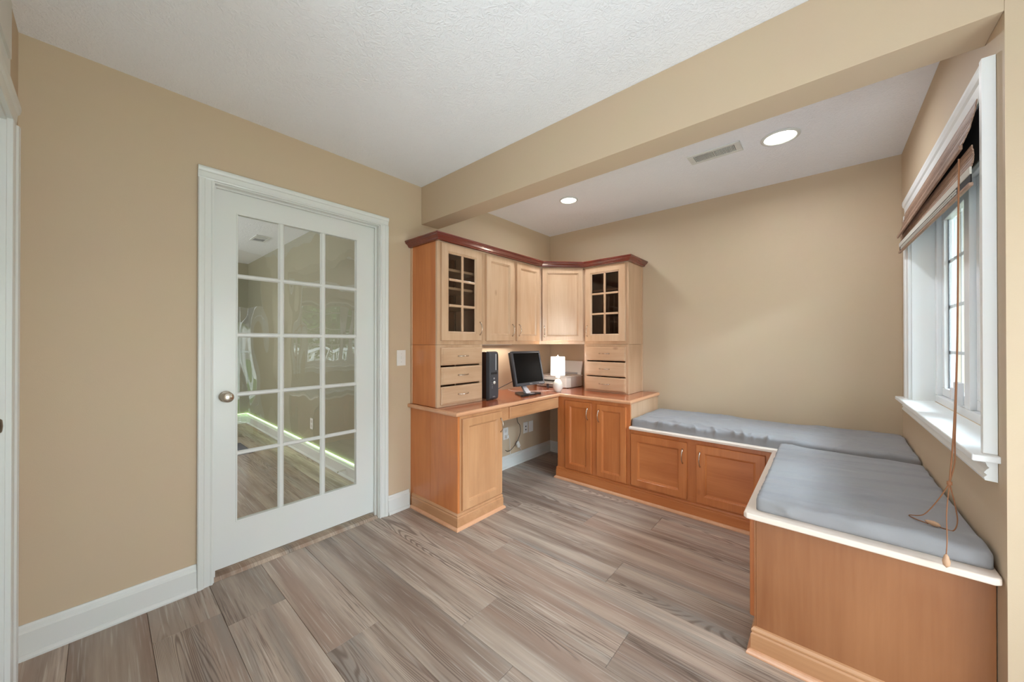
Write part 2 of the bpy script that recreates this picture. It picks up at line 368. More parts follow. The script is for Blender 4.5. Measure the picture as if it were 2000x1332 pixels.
# ------------------------------------------------------------------ door casing (trim) : profile strips
def cas_prof(w):  # (along, out) from inner edge 0 to outer w
    return [(0, 0), (0, .012), (.006, .014), (.012, .011), (.02, .012), (w*.55, .014), (w*.62, .019), (w*.8, .022), (w-.004, .021), (w, .017), (w, 0)]
t1 = sroot('trim_1', 'white moulded casing around the glass door', 'door casing', (0, .83, 0))
cw = .062
mb = MB().prism([(.004+b, .378-a) for a, b in cas_prof(cw)], 'z', 0, 2.0585+cw); 
mb = MB()
mb.prism([(.002+b, .378-a) for a, b in cas_prof(cw)], 'z', 0, 2.0585)
mb.build('casing_side', M['trim'], t1)
mb = MB(); mb.prism([(.002+b, 1.288+a) for a, b in cas_prof(cw)], 'z', 0, 2.0585); mb.build('casing_side', M['trim'], t1)
# head, mitred manually by full-width prism
mb = MB(); mb.prism([(.002+b, 2.0585+a) for a, b in cas_prof(cw)], 'y', .378-cw, 1.288+cw); mb.build('casing_head', M['trim'], t1)
mb = MB(); mb.box(-.115, .003, .372, .384, 0, 2.062); mb.build('jamb', M['trim'], t1)
mb = MB(); mb.box(-.115, .003, 1.283, 1.296, 0, 2.062); mb.build('jamb', M['trim'], t1)
mb = MB(); mb.box(-.115, .003, .384, 1.283, 2.052, 2.062); mb.build('head_jamb', M['trim'], t1)
mb = MB(); mb.box(-.044, -.03, .384, .394, 0, 2.052); mb.box(-.044, -.03, 1.272, 1.283, 0, 2.052); mb.box(-.044, -.03, .394, 1.272, 2.042, 2.052); mb.build('door_stop_strip', M['trim'], t1)
mb = MB(); mb.prism([(-.115, -.001), (-.07, .012), (-.02, .012), (.0, .002), (.0, -.001)], 'y', .385, 1.282)
tag(mb.build('threshold', M['hallplank']), 'wood look threshold strip under the glass door', 'threshold')

# ------------------------------------------------------------------ door_1 french door
d1 = sroot('door_1', 'white door with fifteen glass panes in left wall', 'door', (-.062, .386, 0))
X0, X1 = -.08, -.046; Y0, Y1, Z0, Z1 = .388, 1.280, .036, 2.047
gy0, gy1, gz0, gz1 = .487, 1.149, .262, 1.932
mb = MB().box(X0, X1, Y0, gy0, Z0, Z1); mb.build('stile', M['trim'], d1)
mb = MB().box(X0, X1, gy1, Y1, Z0, Z1); mb.build('stile', M['trim'], d1)
mb = MB().box(X0, X1, gy0, gy1, Z0, gz0); mb.build('bottom_rail', M['trim'], d1)
mb = MB().box(X0, X1, gy0, gy1, gz1, Z1); mb.build('top_rail', M['trim'], d1)
# bead frame lip
def lip(y0, y1, z0, z1, parent):
    mb = MB(); w = .007; d = .004
    for a, b in (((y0, y1), (z0, z0+w)), ((y0, y1), (z1-w, z1)), ((y0, y0+w), (z0+w, z1-w)), ((y1-w, y1), (z0+w, z1-w))): mb.box(X1-.012, X1+.003, a[0], a[1], b[0], b[1])
    return mb.build('glazing_bead', M['trim'], parent, bevel=.002)
lip(gy0-.004, gy1+.004, gz0-.004, gz1+.004, d1)
cols = [(gy0, .684), (.715, .917), (.948, gy1)]
rows = [(gz0, .617), (.639, .937), (.960, 1.261), (1.285, 1.583), (1.606, gz1)]
for a in range(2):
    y = (cols[a][1], cols[a+1][0]); c = (y[0]+y[1])/2; h = (y[1]-y[0])/2
    mb = MB().prism([(-.063, c-h), (-.055, c-h), (-.047, c-h*.45), (-.047, c+h*.45), (-.055, c+h), (-.063, c+h), (-.076, c+h*.5), (-.076, c-h*.5)], 'z', gz0, gz1); mb.build('muntin', M['trim'], d1)
for r in range(4):
    z = (rows[r][1], rows[r+1][0]); c = (z[0]+z[1])/2; h = (z[1]-z[0])/2
    mb = MB().prism([(-.063, c-h), (-.055, c-h), (-.0475, c-h*.45), (-.0475, c+h*.45), (-.055, c+h), (-.063, c+h), (-.0755, c+h*.5), (-.0755, c-h*.5)], 'y', gy0, gy1); mb.build('muntin', M['trim'], d1)
for a in cols:
    for r in rows:
        mb = MB().quad(((-.06, a[0]+.001, r[0]+.001), (-.06, a[1]-.001, r[0]+.001), (-.06, a[1]-.001, r[1]-.001), (-.06, a[0]+.001, r[1]-.001))); mb.build('pane', M['pane'], d1)
kn = MB().lathe([(.030, -.0455), (.030, -.040), (.026, -.037), (.013, -.035), (.011, -.018), (.014, -.012), (.024, -.004), (.0275, .004), (.026, .012), (.018, .017), (.006, .019), (.001, .0192)], (0, .438, .944), 'x', 40)
kn.build('knob', M['nickel'], d1, smooth=True, label='satin nickel door knob')

# ------------------------------------------------------------------ door_2 at the left edge
t2 = sroot('trim_2', 'white casing of the second door at the far left edge', 'door casing', (.6, -.2, 0))
mb = MB(); mb.prism([(.262-a, -.212+b) for a, b in cas_prof(.085)], 'z', 0, 2.0); mb.build('casing_side', M['trim'], t2)
mb = MB(); mb.prism([(-.212+b, 2.0+a) for a, b in cas_prof(.085)], 'x', .177, 1.2); mb.build('casing_head', M['trim'], t2)
mb = MB(); mb.prism([(1.12+a, -.212+b) for a, b in cas_prof(.085)], 'z', 0, 2.0); mb.build('casing_side', M['trim'], t2)
mb = MB(); mb.box(.262, .275, -.33, -.212, 0, 2.0); mb.build('jamb', M['trim'], t2)
mb = MB(); mb.box(1.107, 1.12, -.33, -.212, 0, 2.0); mb.build('jamb', M['trim'], t2)
mb = MB(); mb.box(.275, 1.107, -.33, -.212, 1.988, 2.0); mb.build('head_jamb', M['trim'], t2)
d2 = sroot('door_2', 'plain white door at the far left edge of the photo', 'door', (.69, -.26, 0))
box('leaf', M['trim'], (.278, 1.104, -.275, -.24, .012, 1.985), d2, bevel=.002)
MB().lathe([(.026, -.239), (.026, -.234), (.01, -.232), (.01, -.218), (.024, -.208), (.027, -.198), (.018, -.188), (.001, -.186)], (.56, 0, .99), 'y', 24).build('knob', M['darknickel'], d2, smooth=True, label='dark metal door knob')
pf = thing('picture_frame', 'white framed picture with rough brown edge hung above the left door', 'picture frame', (.75, -.2, 2.2))
box('frame', M['trim'], (.36, 1.3, -.213, -.196, 2.10, 2.36), pf, bevel=.003)
box('picture', M['lace'], (.40, 1.26, -.196, -.190, 2.14, 2.32), pf)
MB().lathe([(.006, 0), (.007, .008), (.004, .014)], (.335, -.214, 2.235), 'y', 10).build('hanging_nail', M['plastic_w'], pf)
box('bark_edge', M['canvas'], (.362, 1.298, -.2135, -.197, 2.361, 2.385), pf)

# ------------------------------------------------------------------ adjacent room seen through the glass
hx = -4.33
hf = MB().box(hx, -.115, -1.5, 1.52, -.06, -.008).build('floor_hall', M['substrate']); struct(hf, 'brown plank floor seen through the glass door', 'floor')
for r in range(-6, 8):
    y0 = .1415+PW*(r-1); y1 = min(y0+PW, 1.5)
    if y0 > 1.49: continue
    e = -((r*.71) % 1.8)
    xs = [hx]+[x for x in (e-3.6, e-1.8, e) if hx+.05 < x < -.2]+[-.115]
    for a, b_ in zip(xs, xs[1:]): plank(a, b_, y0, y1, hf, M['hallplank'])
struct(box('ceiling_hall', M['ceil'], (hx, -.115, -1.5, 1.52, H, H+.1)), 'white ceiling seen through the glass door', 'ceiling')
struct(box('wall_hall_side', M['hallwall'], (hx, -.115, 1.49, 1.57, -.05, H)), 'olive grey wall seen through the glass door', 'wall')
struct(box('wall_hall_far', M['hallwall'], (hx-.08, hx, -1.5, 1.57, -.05, H)), 'far olive grey wall seen through the glass door', 'wall')
struct(box('wall_hall_near', M['hallwall'], (hx, -.115, -1.58, -1.5, -.05, H)), 'hidden side wall of the next room', 'wall')
base('baseboard_hall', [(hx, -1.4), (hx, 1.49), (-.13, 1.49)], label='white baseboard seen through the glass door')
ls = MB(); ls.box(hx+.017, -.14, 1.473, 1.488, .1415, .1475); ls.box(hx+.002, hx+.017, -1.2, 1.488, .1415, .1475)
ledo = ls.build('led_strip', M['led']); tag(ledo, 'glowing pale green light strip along the baseboard beyond the glass door', 'light strip')
ot = thing('wall_outlet', 'white outlet plate on wall seen through the glass door', 'outlet', (-1.77, 1.488, .36))
box('cover_plate', M['plastic_w'], (-1.81, -1.735, 1.482, 1.4895, .305, .42), ot, bevel=.002)
for dz in (.338, .388): box('socket', M['lace'], (-1.79, -1.755, 1.480, 1.4825, dz-.014, dz+.014), ot, bevel=.001)
ds = thing('spring_door_stop', 'metal spring door stop on the baseboard beyond the glass door', 'door stop', (-.93, 1.46, .075))
hel = [(-.93+.006*math.cos(k*.9), 1.47-.0011*k, .07+.006*math.sin(k*.9)) for k in range(62)]
MB().tube(hel, .0014, 5).build('spring', M['nickel'], ds, smooth=True)
MB().lathe([(.009, -.012), (.009, 0)], (-.93, 1.403, .07), 'y', 12).build('rubber_tip', M['plastic_w'], ds)
tag(box('floor_mat', M['mat'], (-3.0, -2.45, .35, 1.12, 0.0005, .012), bevel=.003), 'dark grey mat on the floor beyond the glass door', 'mat')
def vent(name, x0, x1, y0, y1, label, groups, zt=H, zl=.008, along='x'):
    t = thing(name, label, 'air vent', ((x0+x1)/2, (y0+y1)/2, zt))
    mb = MB(); e = .022
    mb.box(x0, x1, y0, y0+e, zt-zl, zt-.0005); mb.box(x0, x1, y1-e, y1, zt-zl, zt-.0005); mb.box(x0, x0+e*1.5, y0+e, y1-e, zt-zl, zt-.0005); mb.box(x1-e*1.5, x1, y0+e, y1-e, zt-zl, zt-.0005)
    mb.box((x0+x1)/2-.004, (x0+x1)/2+.004, y0+e, y1-e, zt-zl, zt-.0005)
    mb.build('frame', M['trim'], t, bevel=.002)
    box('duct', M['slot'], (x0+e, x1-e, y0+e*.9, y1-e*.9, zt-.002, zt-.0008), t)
    for g in range(2):
        a = x0+e*1.6 if g == 0 else (x0+x1)/2+.006; b = (x0+x1)/2-.006 if g == 0 else x1-e*1.6
        n = groups
        for k in range(n):
            xc = a+(k+.5)*(b-a)/n; sl = .004 if g == 0 else -.004
            MB().prism([(xc-.0025-sl*.5, zt-.0025), (xc+.0005-sl*.5, zt-.0025), (xc+.0025+sl*.5, zt-zl+.0006), (xc-.0005+sl*.5, zt-zl+.0006)], 'y', y0+e*.9, y1-e*.9).build('louver', M['trim'], t)
vent('ceiling_vent', 1.69, 1.985, 2.500, 2.632, 'white rectangular air vent in alcove ceiling beside right downlight', 14)
vent('ceiling_vent', -2.72, -2.42, 1.14, 1.29, 'small white air vent in ceiling seen through the glass door', 8)

# ------------------------------------------------------------------ downlights
def downlight(x, y, r, label):
    t = thing('recessed_light', label, 'ceiling light', (x, y, H), 'recessed downlights in the alcove ceiling')
    MB().lathe([(r, H-.0005), (r*1.22, H-.0005), (r*1.22, H-.004), (r*1.05, H-.009), (r, H-.006)], (x, y, 0), 'z', 40, cap=False).build('trim_ring', M['trim'], t, smooth=True)
    MB().lathe([(r*1.02, H-.0012), (r*.6, H-.0035), (.002, H-.004)], (x, y, 0), 'z', 40).build('lens', M['lens'], t, smooth=True)
downlight(.73, 2.605, .064, 'lit round ceiling light above the desk corner')
downlight(2.17, 2.62, .078, 'lit round ceiling light right of the air vent')

# ------------------------------------------------------------------ switch + outlets
def plate(name, y, z, label, kind, w=.072, h=.115, x=0.):
    t = thing(name, label, 'light switch' if kind == 'switch' else 'outlet', (x, y, z))
    box('cover_plate', M['plastic_w'], (x+.0005, x+.006, y-w/2, y+w/2, z-h/2, z+h/2), t, bevel=.002)
    if kind == 'switch':
        box('toggle', M['plastic_w'], (x+.006, x+.016, y-.005, y+.005, z-.004, z+.012), t, bevel=.002)
        for s_ in (-.03, .03): MB().lathe([(.003, x+.006), (.0025, x+.0072)], (0, y, z+s_), 'x', 8).build('screw', M['lace'], t)
    if kind == 'duplex':
        for s_ in (-.026, .026): box('socket', M['lace'], (x+.006, x+.0075, y-.017, y+.017, z+s_-.014, z+s_+.014), t, bevel=.002)
    if kind == 'jack':
        for s_ in (-.022, .012): box('jack', M['black'], (x+.006, x+.008, y-.007, y+.007, z+s_-.006, z+s_+.006), t)
    return t
plate('light_switch', 1.460, 1.118, 'white light switch plate between glass door and cabinets', 'switch')
plate('wall_outlet', 2.612, .337, 'white power outlet under the desk with white plug in it', 'duplex')
plate('wall_outlet', 2.924, .342, 'white jack plate under desk with two dark ports', 'jack')
plate('wall_plate', 3.014, .340, 'blank white wall plate in the shade under the desk', 'blank')

# ------------------------------------------------------------------ cabinet builders
class Fr:  # local frame: origin, u (width dir), n (outward)
    def __init__(s, o, u, n): s.o = Vector(o); s.u = Vector(u).normalized(); s.n = Vector(n).normalized()
    def p(s, a, z, c): v = s.o+s.u*a+s.n*c; return (v.x, v.y, z)
def fbox(mb, f, a0, a1, z0, z1, c0, c1):
    v = [mb.bm.verts.new(p) for p in (f.p(a0,z0,c0), f.p(a1,z0,c0), f.p(a1,z0,c1), f.p(a0,z0,c1), f.p(a0,z1,c0), f.p(a1,z1,c0), f.p(a1,z1,c1), f.p(a0,z1,c1))]
    for q in ((0,3,2,1),(4,5,6,7),(0,1,5,4),(1,2,6,5),(2,3,7,6),(3,0,4,7)): mb.bm.faces.new([v[i] for i in q])
def handle(f, a, z, c, vertical, parent, L=.1):
    pts = []; rad = []; n = 14
    for i in range(n+1):
        t = i/n; s_ = (t-.5)*L; bulge = .026*math.sin(PI*t)**.7+.001
        # slight S curve
        pts.append(f.p(a, z+s_, c+bulge) if vertical else f.p(a+s_, z, c+bulge)); rad.append(.0030+.0016*abs(2*t-1)**2 if i not in (0, n) else .0055)
    return MB().tube(pts, .004, 10, rad).build('handle', M['nickel'], parent, smooth=True)
def ring(mb, f, A, B, ca, cb):  # quad ring between rect A (a0,a1,z0,z1)@ca and B@cb
    def R(r, c): return [mb.bm.verts.new(f.p(*q, c)) for q in ((r[0], r[2]), (r[1], r[2]), (r[1], r[3]), (r[0], r[3]))]
    P, Q = R(A, ca), R(B, cb)
    for i in range(4): mb.bm.faces.new((P[i], P[(i+1) % 4], Q[(i+1) % 4], Q[i]))
def inset(r, d): return (r[0]+d, r[1]-d, r[2]+d, r[3]-d)
def door(f, a0, a1, z0, z1, c, parent, mv, mh, hand=None, glass_=None, sw=.062, t=.019, pm=None):
    """framed cabinet door: mitred profile frame + flat recessed panel (or panes with muntins); c = back plane offset"""
    R = (a0, a1, z0, z1); C = c+t
    mb = MB()
    ring(mb, f, R, R, c, C-.003); ring(mb, f, R, inset(R, .003), C-.003, C)
    ring(mb, f, inset(R, .003), inset(R, sw-.014), C, C)
    ring(mb, f, inset(R, sw-.014), inset(R, sw-.012), C, C-.003)
    ring(mb, f, inset(R, sw-.012), inset(R, sw-.008), C-.003, C-.0035)
    ring(mb, f, inset(R, sw-.008), inset(R, sw), C-.0035, C-.0115)
    ring(mb, f, inset(R, sw), inset(R, sw), C-.0115, c); ring(mb, f, inset(R, sw), R, c, c)
    bmesh.ops.remove_doubles(mb.bm, verts=mb.bm.verts, dist=1e-5)
    d = mb.build('door', mv, parent)
    I = inset(R, sw)
    if glass_ is None:
        mb = MB(); fbox(mb, f, I[0], I[1], I[2], I[3], c+.002, C-.0117); mb.build('panel', pm or mv, d)
    else:
        nc, nr = glass_; w = .010
        cw_, rh = (I[1]-I[0])/nc, (I[3]-I[2])/nr
        for k in range(1, nc): mb = MB(); fbox(mb, f, I[0]+cw_*k-w, I[0]+cw_*k+w, I[2], I[3], c+.004, C-.004); mb.build('muntin', mv, d, bevel=.003)
        for k in range(1, nr): mb = MB(); fbox(mb, f, I[0], I[1], I[2]+rh*k-w*.9, I[2]+rh*k+w*.9, c+.005, C-.0045); mb.build('muntin', mh, d, bevel=.003)
        for i in range(nc):
            for j in range(nr):
                x0, x1, y0, y1 = I[0]+cw_*i, I[0]+cw_*(i+1), I[2]+rh*j, I[2]+rh*(j+1)
                MB().quad((f.p(x0, y0, c+.008), f.p(x1, y0, c+.008), f.p(x1, y1, c+.008), f.p(x0, y1, c+.008))).build('pane', M['cabpane'], d)
    if hand: handle(f, hand[0], hand[1], C, hand[2] if len(hand) > 2 else True, d)
    return d
def drawer(f, a0, a1, z0, z1, c, parent, m, hand=None, t=.019):
    mb = MB(); R = (a0, a1, z0, z1); C = c+t
    ring(mb, f, R, R, c, C-.006); ring(mb, f, R, inset(R, .002), C-.006, C-.004); ring(mb, f, inset(R, .002), inset(R, .008), C-.004, C-.0035); ring(mb, f, inset(R, .008), inset(R, .010), C-.0035, C)
    I = inset(R, .010); mb.quad((f.p(I[0], I[2], C), f.p(I[1], I[2], C), f.p(I[1], I[3], C), f.p(I[0], I[3], C)))
    mb.quad((f.p(R[0], R[2], c), f.p(R[0], R[3], c), f.p(R[1], R[3], c), f.p(R[1], R[2], c)))
    bmesh.ops.remove_doubles(mb.bm, verts=mb.bm.verts, dist=1e-5)
    d = mb.build('drawer', m, parent)
    if hand: handle(f, hand[0], hand[1], C, False, d)
    return d
FL = lambda x: Fr((x, 0, 0), (0, 1, 0), (1, 0, 0))      # faces +x, width along y
FB = lambda y: Fr((0, y, 0), (1, 0, 0), (0, -1, 0))     # faces -y, width along x
plinth_prof = [(-.002, .0), (.011, .0), (.011, .078), (.0065, .083), (.0065, .086), (.0095, .090), (.0095, .095), (.004, .104), (-.002, .107)]
shoe_prof = [(.0115, .0005), (.025, .0005), (.025, .006), (.0225, .013), (.018, .018), (.0115, .021)]
def plinth(path, m, parent):
    p = MB().sweep(plinth_prof, path).build('plinth', m, parent)
    MB().sweep(shoe_prof, path).build('shoe_moulding', M['topedge'], p)

# ---- left base cabinet (pedestal)
c1 = thing('base_cabinet', 'maple desk pedestal cabinet with one door beside the glass door', 'cabinet', (.27, 1.75, 0))
box('side_panel', M['low_v'], (.002, .247, 1.542, 1.56, .0, .744), c1, bevel=.0015)
box('side_panel', M['low_v'], (.249, .545, 1.542, 1.56, .0, .744), c1, bevel=.0015)
box('side_panel', M['low_v'], (.002, .528, 1.945, 1.963, .0, .744), c1)
mb = MB(); f = FL(.545)
fbox(mb, f, 1.56, 1.588, .0, .744, -.018, 0); fbox(mb, f, 1.940, 1.963, .0, .744, -.018, 0); fbox(mb, f, 1.588, 1.940, .715, .744, -.018, 0); fbox(mb, f, 1.588, 1.940, .0, .13, -.018, 0)
mb.build('face_frame', M['mid_v'], c1)
door(f, 1.572, 1.955, .118, .724, .001, c1, M['mid_v'], M['mid_y'], (1.935, .625), sw=.064)
plinth([(.030, 1.542), (.545, 1.542), (.545, 1.963), (.40, 1.963)], M['mid_x'], c1)
# ---- right base cabinet
c2 = thing('base_cabinet', 'amber maple base cabinet with two tall doors right of the knee hole', 'cabinet', (.87, 3.05, 0))
box('side_panel', M['low_v'], (.525, .543, 2.763, 3.368, .0, .744), c2)
box('side_panel', M['oak_v'], (1.190, 1.208, 2.763, 3.368, .0, .744), c2)
mb = MB(); f = FB(2.745)
fbox(mb, f, .525, .62, .0, .744, -.018, 0); fbox(mb, f, .868, .93, .13, .70, -.018, 0); fbox(mb, f, 1.17, 1.208, .0, .744, -.018, 0); fbox(mb, f, .62, 1.17, .70, .744, -.018, 0); fbox(mb, f, .62, 1.17, .0, .13, -.018, 0)
mb.build('face_frame', M['low_v'], c2, bevel=.001)
door(f, .616, .874, .116, .716, .001, c2, M['low_v'], M['low_x'], (.842, .623), sw=.058, pm=M['low_v'])
door(f, .924, 1.178, .116, .716, .001, c2, M['low_v'], M['low_x'], (.946, .621), sw=.058)
plinth([(.527, 3.0), (.525, 2.745), (1.209, 2.745)], M['low_x'], c2)
# ---- pencil drawer unit
pu = thing('keyboard_drawer', 'shallow maple drawer under the desktop over the knee hole', 'drawer', (.5, 2.35, .7))
box('apron', M['mid_y'], (.520, .536, 1.965, 2.742, .640, .744), pu, bevel=.001)
drawer(FL(.536), 2.055, 2.715, .652, .738, .001, pu, M['mid_y'])
# ---- countertop
ct = thing('countertop', 'glossy reddish wood L shaped desktop with pale rounded edge', 'desktop', (.3, 2.4, .745))
mb = MB(); mb.prism([(.001, 1.535), (.545, 1.535), (.545, 2.735), (1.202, 2.735), (1.202, 3.37), (.001, 3.37)], 'z', .7455, .772)
mb.build('top_surface', M['top'], ct)
ep = [(0, .7455), (.014, .7455), (.019, .749), (.021, .756), (.021, .763), (.018, .769), (.012, .772), (0, .772)]
MB().sweep(ep, [(.001, 1.535), (.545, 1.535), (.545, 2.735), (1.202, 2.735), (1.202, 3.37)]).build('edge_nosing', M['topedge'], ct, smooth=False, bevel=.001)
# ---- drawer units on the counter
def carcass_left(y0, y1, z0, z1, x1, parent, m, back=True, shelves=()):
    box('side_panel', M['low_v'], (.026, x1-.018, y0, y0+.016, z0, z1), parent, bevel=.001)
    box('side_panel', m, (.026, x1-.018, y1-.016, y1, z0, z1), parent)
    box('end_stile', m, (.002, .026, y0-.004, y0+.016, z0, z1), parent, bevel=.001)
    box('bottom_panel', m, (.002, x1-.018, y0+.016, y1-.016, z0+.001, z0+.02), parent)
    box('top_panel', m, (.002, x1-.018, y0+.016, y1-.016, z1-.02, z1-.001), parent)
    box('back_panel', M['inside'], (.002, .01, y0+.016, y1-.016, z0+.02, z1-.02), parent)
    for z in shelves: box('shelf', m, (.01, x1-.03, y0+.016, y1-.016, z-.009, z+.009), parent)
def fframe(f, a0, a1, z0, z1, l, r, b, t, parent, m):
    mb = MB(); fbox(mb, f, a0, a0+l, z0, z1, -.018, 0); fbox(mb, f, a1-r, a1, z0, z1, -.018, 0); fbox(mb, f, a0+l, a1-r, z0, z0+b, -.018, 0); fbox(mb, f, a0+l, a1-r, z1-t, z1, -.018, 0)
    return mb.build('face_frame', m, parent)
f = FL(.325)
u1 = thing('drawer_unit', 'maple three drawer unit on the desktop by the glass door', 'drawer unit', (.16, 1.76, .772))
carcass_left(1.542, 1.978, .7735, 1.214, .325, u1, M['oak_v'])
ff = fframe(f, 1.542, 1.978, .7735, 1.214, .03, .03, .02, .03, u1, M['oak_v'])
for z0, z1 in ((.792, .918), (.932, 1.056), (1.070, 1.195)): drawer(f, 1.569, 1.960, z0, z1, .001, u1, M['oak_y'], (1.765, (z0+z1)/2))
h1 = thing('hutch_cabinet', 'maple upper cabinet with six pane glass door nearest glass door', 'cabinet', (.16, 1.76, 1.215))
carcass_left(1.542, 1.978, 1.2155, 1.945, .325, h1, M['oak_v'], shelves=(1.50, 1.63, 1.765))
fframe(f, 1.542, 1.978, 1.2155, 1.945, .032, .032, .035, .02, h1, M['oak_v'])
door(f, 1.569, 1.957, 1.245, 1.938, .001, h1, M['oak_v'], M['oak_y'], (1.935, 1.34), (2, 3), sw=.068)
w1 = thing('wall_cabinet', 'maple wall cabinet with two solid doors above the monitor', 'cabinet', (.16, 2.35, 1.215))
carcass_left(1.980, 2.735, 1.2155, 1.945, .325, w1, M['oak_v'])
mb = MB(); fbox(mb, f, 1.980, 2.735, 1.2155, 1.245, -.018, 0); fbox(mb, f, 1.980, 2.735, 1.93, 1.945, -.018, 0); fbox(mb, f, 1.98, 2.02, 1.245, 1.93, -.018, 0); fbox(mb, f, 2.33, 2.40, 1.245, 1.93, -.018, 0); fbox(mb, f, 2.70, 2.735, 1.245, 1.93, -.018, 0)
mb.build('face_frame', M['oak_v'], w1)
door(f, 2.013, 2.343, 1.244, 1.936, .001, w1, M['oak_v'], M['oak_y'], (2.320, 1.337), sw=.062)
door(f, 2.387, 2.715, 1.244, 1.936, .001, w1, M['oak_v'], M['oak_y'], (2.410, 1.339), sw=.062)
uc = thing('added_light_bar', 'unseen slim light bar added under the wall cabinet to brighten the desk wall', 'light', (.2, 2.35, 1.21))  # fixture is unseen, added to carry the desk wall fill
box('housing', M['plastic_w'], (.05, .08, 2.20, 2.62, 1.208, 1.2152), uc, bevel=.002)
box('diffuser', M['lace'], (.053, .077, 2.21, 2.61, 1.2065, 1.208), uc)
ul = area('desk_wall_fill', (.09, 2.40, 1.203), (0, math.radians(-12), 0), .05, .5, 1.7, (1, .90, .80))  # fill lamp added to brighten the wall behind the monitor
# diagonal corner cabinet
cc = thing('corner_cabinet', 'maple diagonal corner wall cabinet above the lamp', 'cabinet', (.25, 3.1, 1.215))
DY = .7071; fd = Fr((.325, 2.737, 0), (DY, DY, 0), (DY, -DY, 0)); LD = .309/DY
mb = MB(); mb.prism([(.002, 2.738), (.318, 2.738), (.618, 3.044), (.626, 3.369), (.002, 3.369)], 'z', 1.2155, 1.235); mb.build('bottom_panel', M['oak_v'], cc)
mb = MB(); mb.prism([(.002, 2.738), (.318, 2.738), (.618, 3.044), (.626, 3.369), (.002, 3.369)], 'z', 1.925, 1.945); mb.build('top_panel', M['oak_v'], cc)
fframe(fd, .0, LD, 1.236, 1.924, .02, .02, .02, .02, cc, M['oak_v'])
mb = MB(); fbox(mb, fd, .0, LD, 1.2155, 1.236, -.006, .0005); mb.build('bottom_rail', M['oak_v'], cc)
door(fd, .022, LD-.022, 1.246, 1.936, .001, cc, M['oak_v'], M['oak_x'], (.042, 1.335), sw=.058)
# right hutch on the back wall
f = FB(3.046)
def carcass_back(x0, x1, z0, z1, y0, parent, m, mr, shelves=()):
    box('side_panel', m, (x0, x0+.016, y0+.018, 3.37, z0, z1), parent)
    box('side_panel', mr, (x1-.016, x1, y0+.018, 3.345, z0, z1), parent, bevel=.001)
    box('end_stile', mr, (x1-.016, x1+.004, 3.345, 3.37, z0, z1), parent, bevel=.001)
    box('bottom_panel', m, (x0+.016, x1-.016, y0+.018, 3.37, z0+.001, z0+.02), parent)
    box('top_panel', m, (x0+.016, x1-.016, y0+.018, 3.37, z1-.02, z1-.001), parent)
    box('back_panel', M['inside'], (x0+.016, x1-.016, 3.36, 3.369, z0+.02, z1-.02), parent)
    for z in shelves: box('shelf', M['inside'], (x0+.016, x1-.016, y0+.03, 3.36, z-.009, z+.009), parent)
u2 = thing('drawer_unit', 'maple three drawer unit on the desktop beside the bench', 'drawer unit', (.85, 3.2, .772))
carcass_back(.630, 1.066, .7735, 1.214, 3.046, u2, M['oak_v'], M['oak_v'])
fframe(f, .630, 1.066, .7735, 1.214, .03, .03, .02, .03, u2, M['oak_v'])
for z0, z1 in ((.789, .914), (.925, 1.053), (1.066, 1.194)): drawer(f, .652, 1.044, z0, z1, .001, u2, M['oak_x'], (.845, (z0+z1)/2))
h2 = thing('hutch_cabinet', 'maple upper cabinet with six pane glass door at right end', 'cabinet', (.85, 3.2, 1.215))
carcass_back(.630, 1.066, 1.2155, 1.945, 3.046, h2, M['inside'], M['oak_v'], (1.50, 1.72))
fframe(f, .630, 1.066, 1.2155, 1.945, .03, .03, .035, .02, h2, M['oak_v'])
door(f, .648, 1.044, 1.243, 1.937, .001, h2, M['oak_v'], M['oak_x'], (.672, 1.34), (2, 3), sw=.068)
# crown
cr = MB(); cp = [(-.01, 1.9455), (.002, 1.9455), (.006, 1.938), (.012, 1.938), (.014, 1.947), (.019, 1.950), (.022, 1.958), (.032, 1.966), (.042, 1.972), (.043, 1.980), (.048, 1.982), (.048, 1.990), (-.01, 1.990)]
cr.sweep([(o+.0005, z) if z >= 1.9455 else (o+.0005, 1.9456) for o, z in cp], [(.002, 1.538), (.345, 1.538), (.345, 2.73), (.638, 3.026), (1.070, 3.026), (1.070, 3.37)])
tag(cr.build('crown_molding', M['cherry']), 'dark cherry crown moulding running along the tops of the upper cabinets', 'crown moulding')

# ------------------------------------------------------------------ benches
b1 = thing('storage_bench', 'amber maple storage bench with two square doors along back wall', 'bench', (1.7, 3.0, 0))
f = FB(2.745)
mb = MB(); fbox(mb, f, 1.2095, 1.24, 0, .552, -.018, 0); fbox(mb, f, 1.61, 1.70, .14, .50, -.018, 0); fbox(mb, f, 2.06, 2.135, 0, .552, -.018, 0); fbox(mb, f, 1.24, 2.06, .50, .552, -.018, 0); fbox(mb, f, 1.24, 2.06, 0, .14, -.018, 0)
mb.build('face_frame', M['low_v'], b1, bevel=.001)
door(f, 1.220, 1.626, .120, .520, .001, b1, M['low_v'], M['low_x'], (1.599, .422), sw=.064, pm=M['low_x'])
door(f, 1.687, 2.084, .120, .520, .001, b1, M['low_v'], M['low_x'], (1.712, .422), sw=.064, pm=M['low_x'])
plinth([(1.2095, 2.745), (2.124, 2.745)], M['low_x'], b1)
mb = MB(); mb.prism([(2.712, .5535), (2.712, .569), (2.718, .575), (3.369, .575), (3.369, .5535)], 'x', 1.2095, XR-.001)
mb.build('seat_board', M['board'], b1, bevel=.003)
b2 = thing('storage_bench', 'amber maple window bench with plain end panel facing the room', 'bench', (2.45, 2.2, 0))
box('end_panel', M['end_v'], (2.156, 2.738, 1.712, 1.73, 0, .552), b2, bevel=.001)
box('end_stile', M['end_v'], (2.150, 2.1555, 1.710, 1.73, 0, .552), b2, bevel=.001)
mb = MB(); f2 = Fr((2.150, 0, 0), (0, 1, 0), (-1, 0, 0))
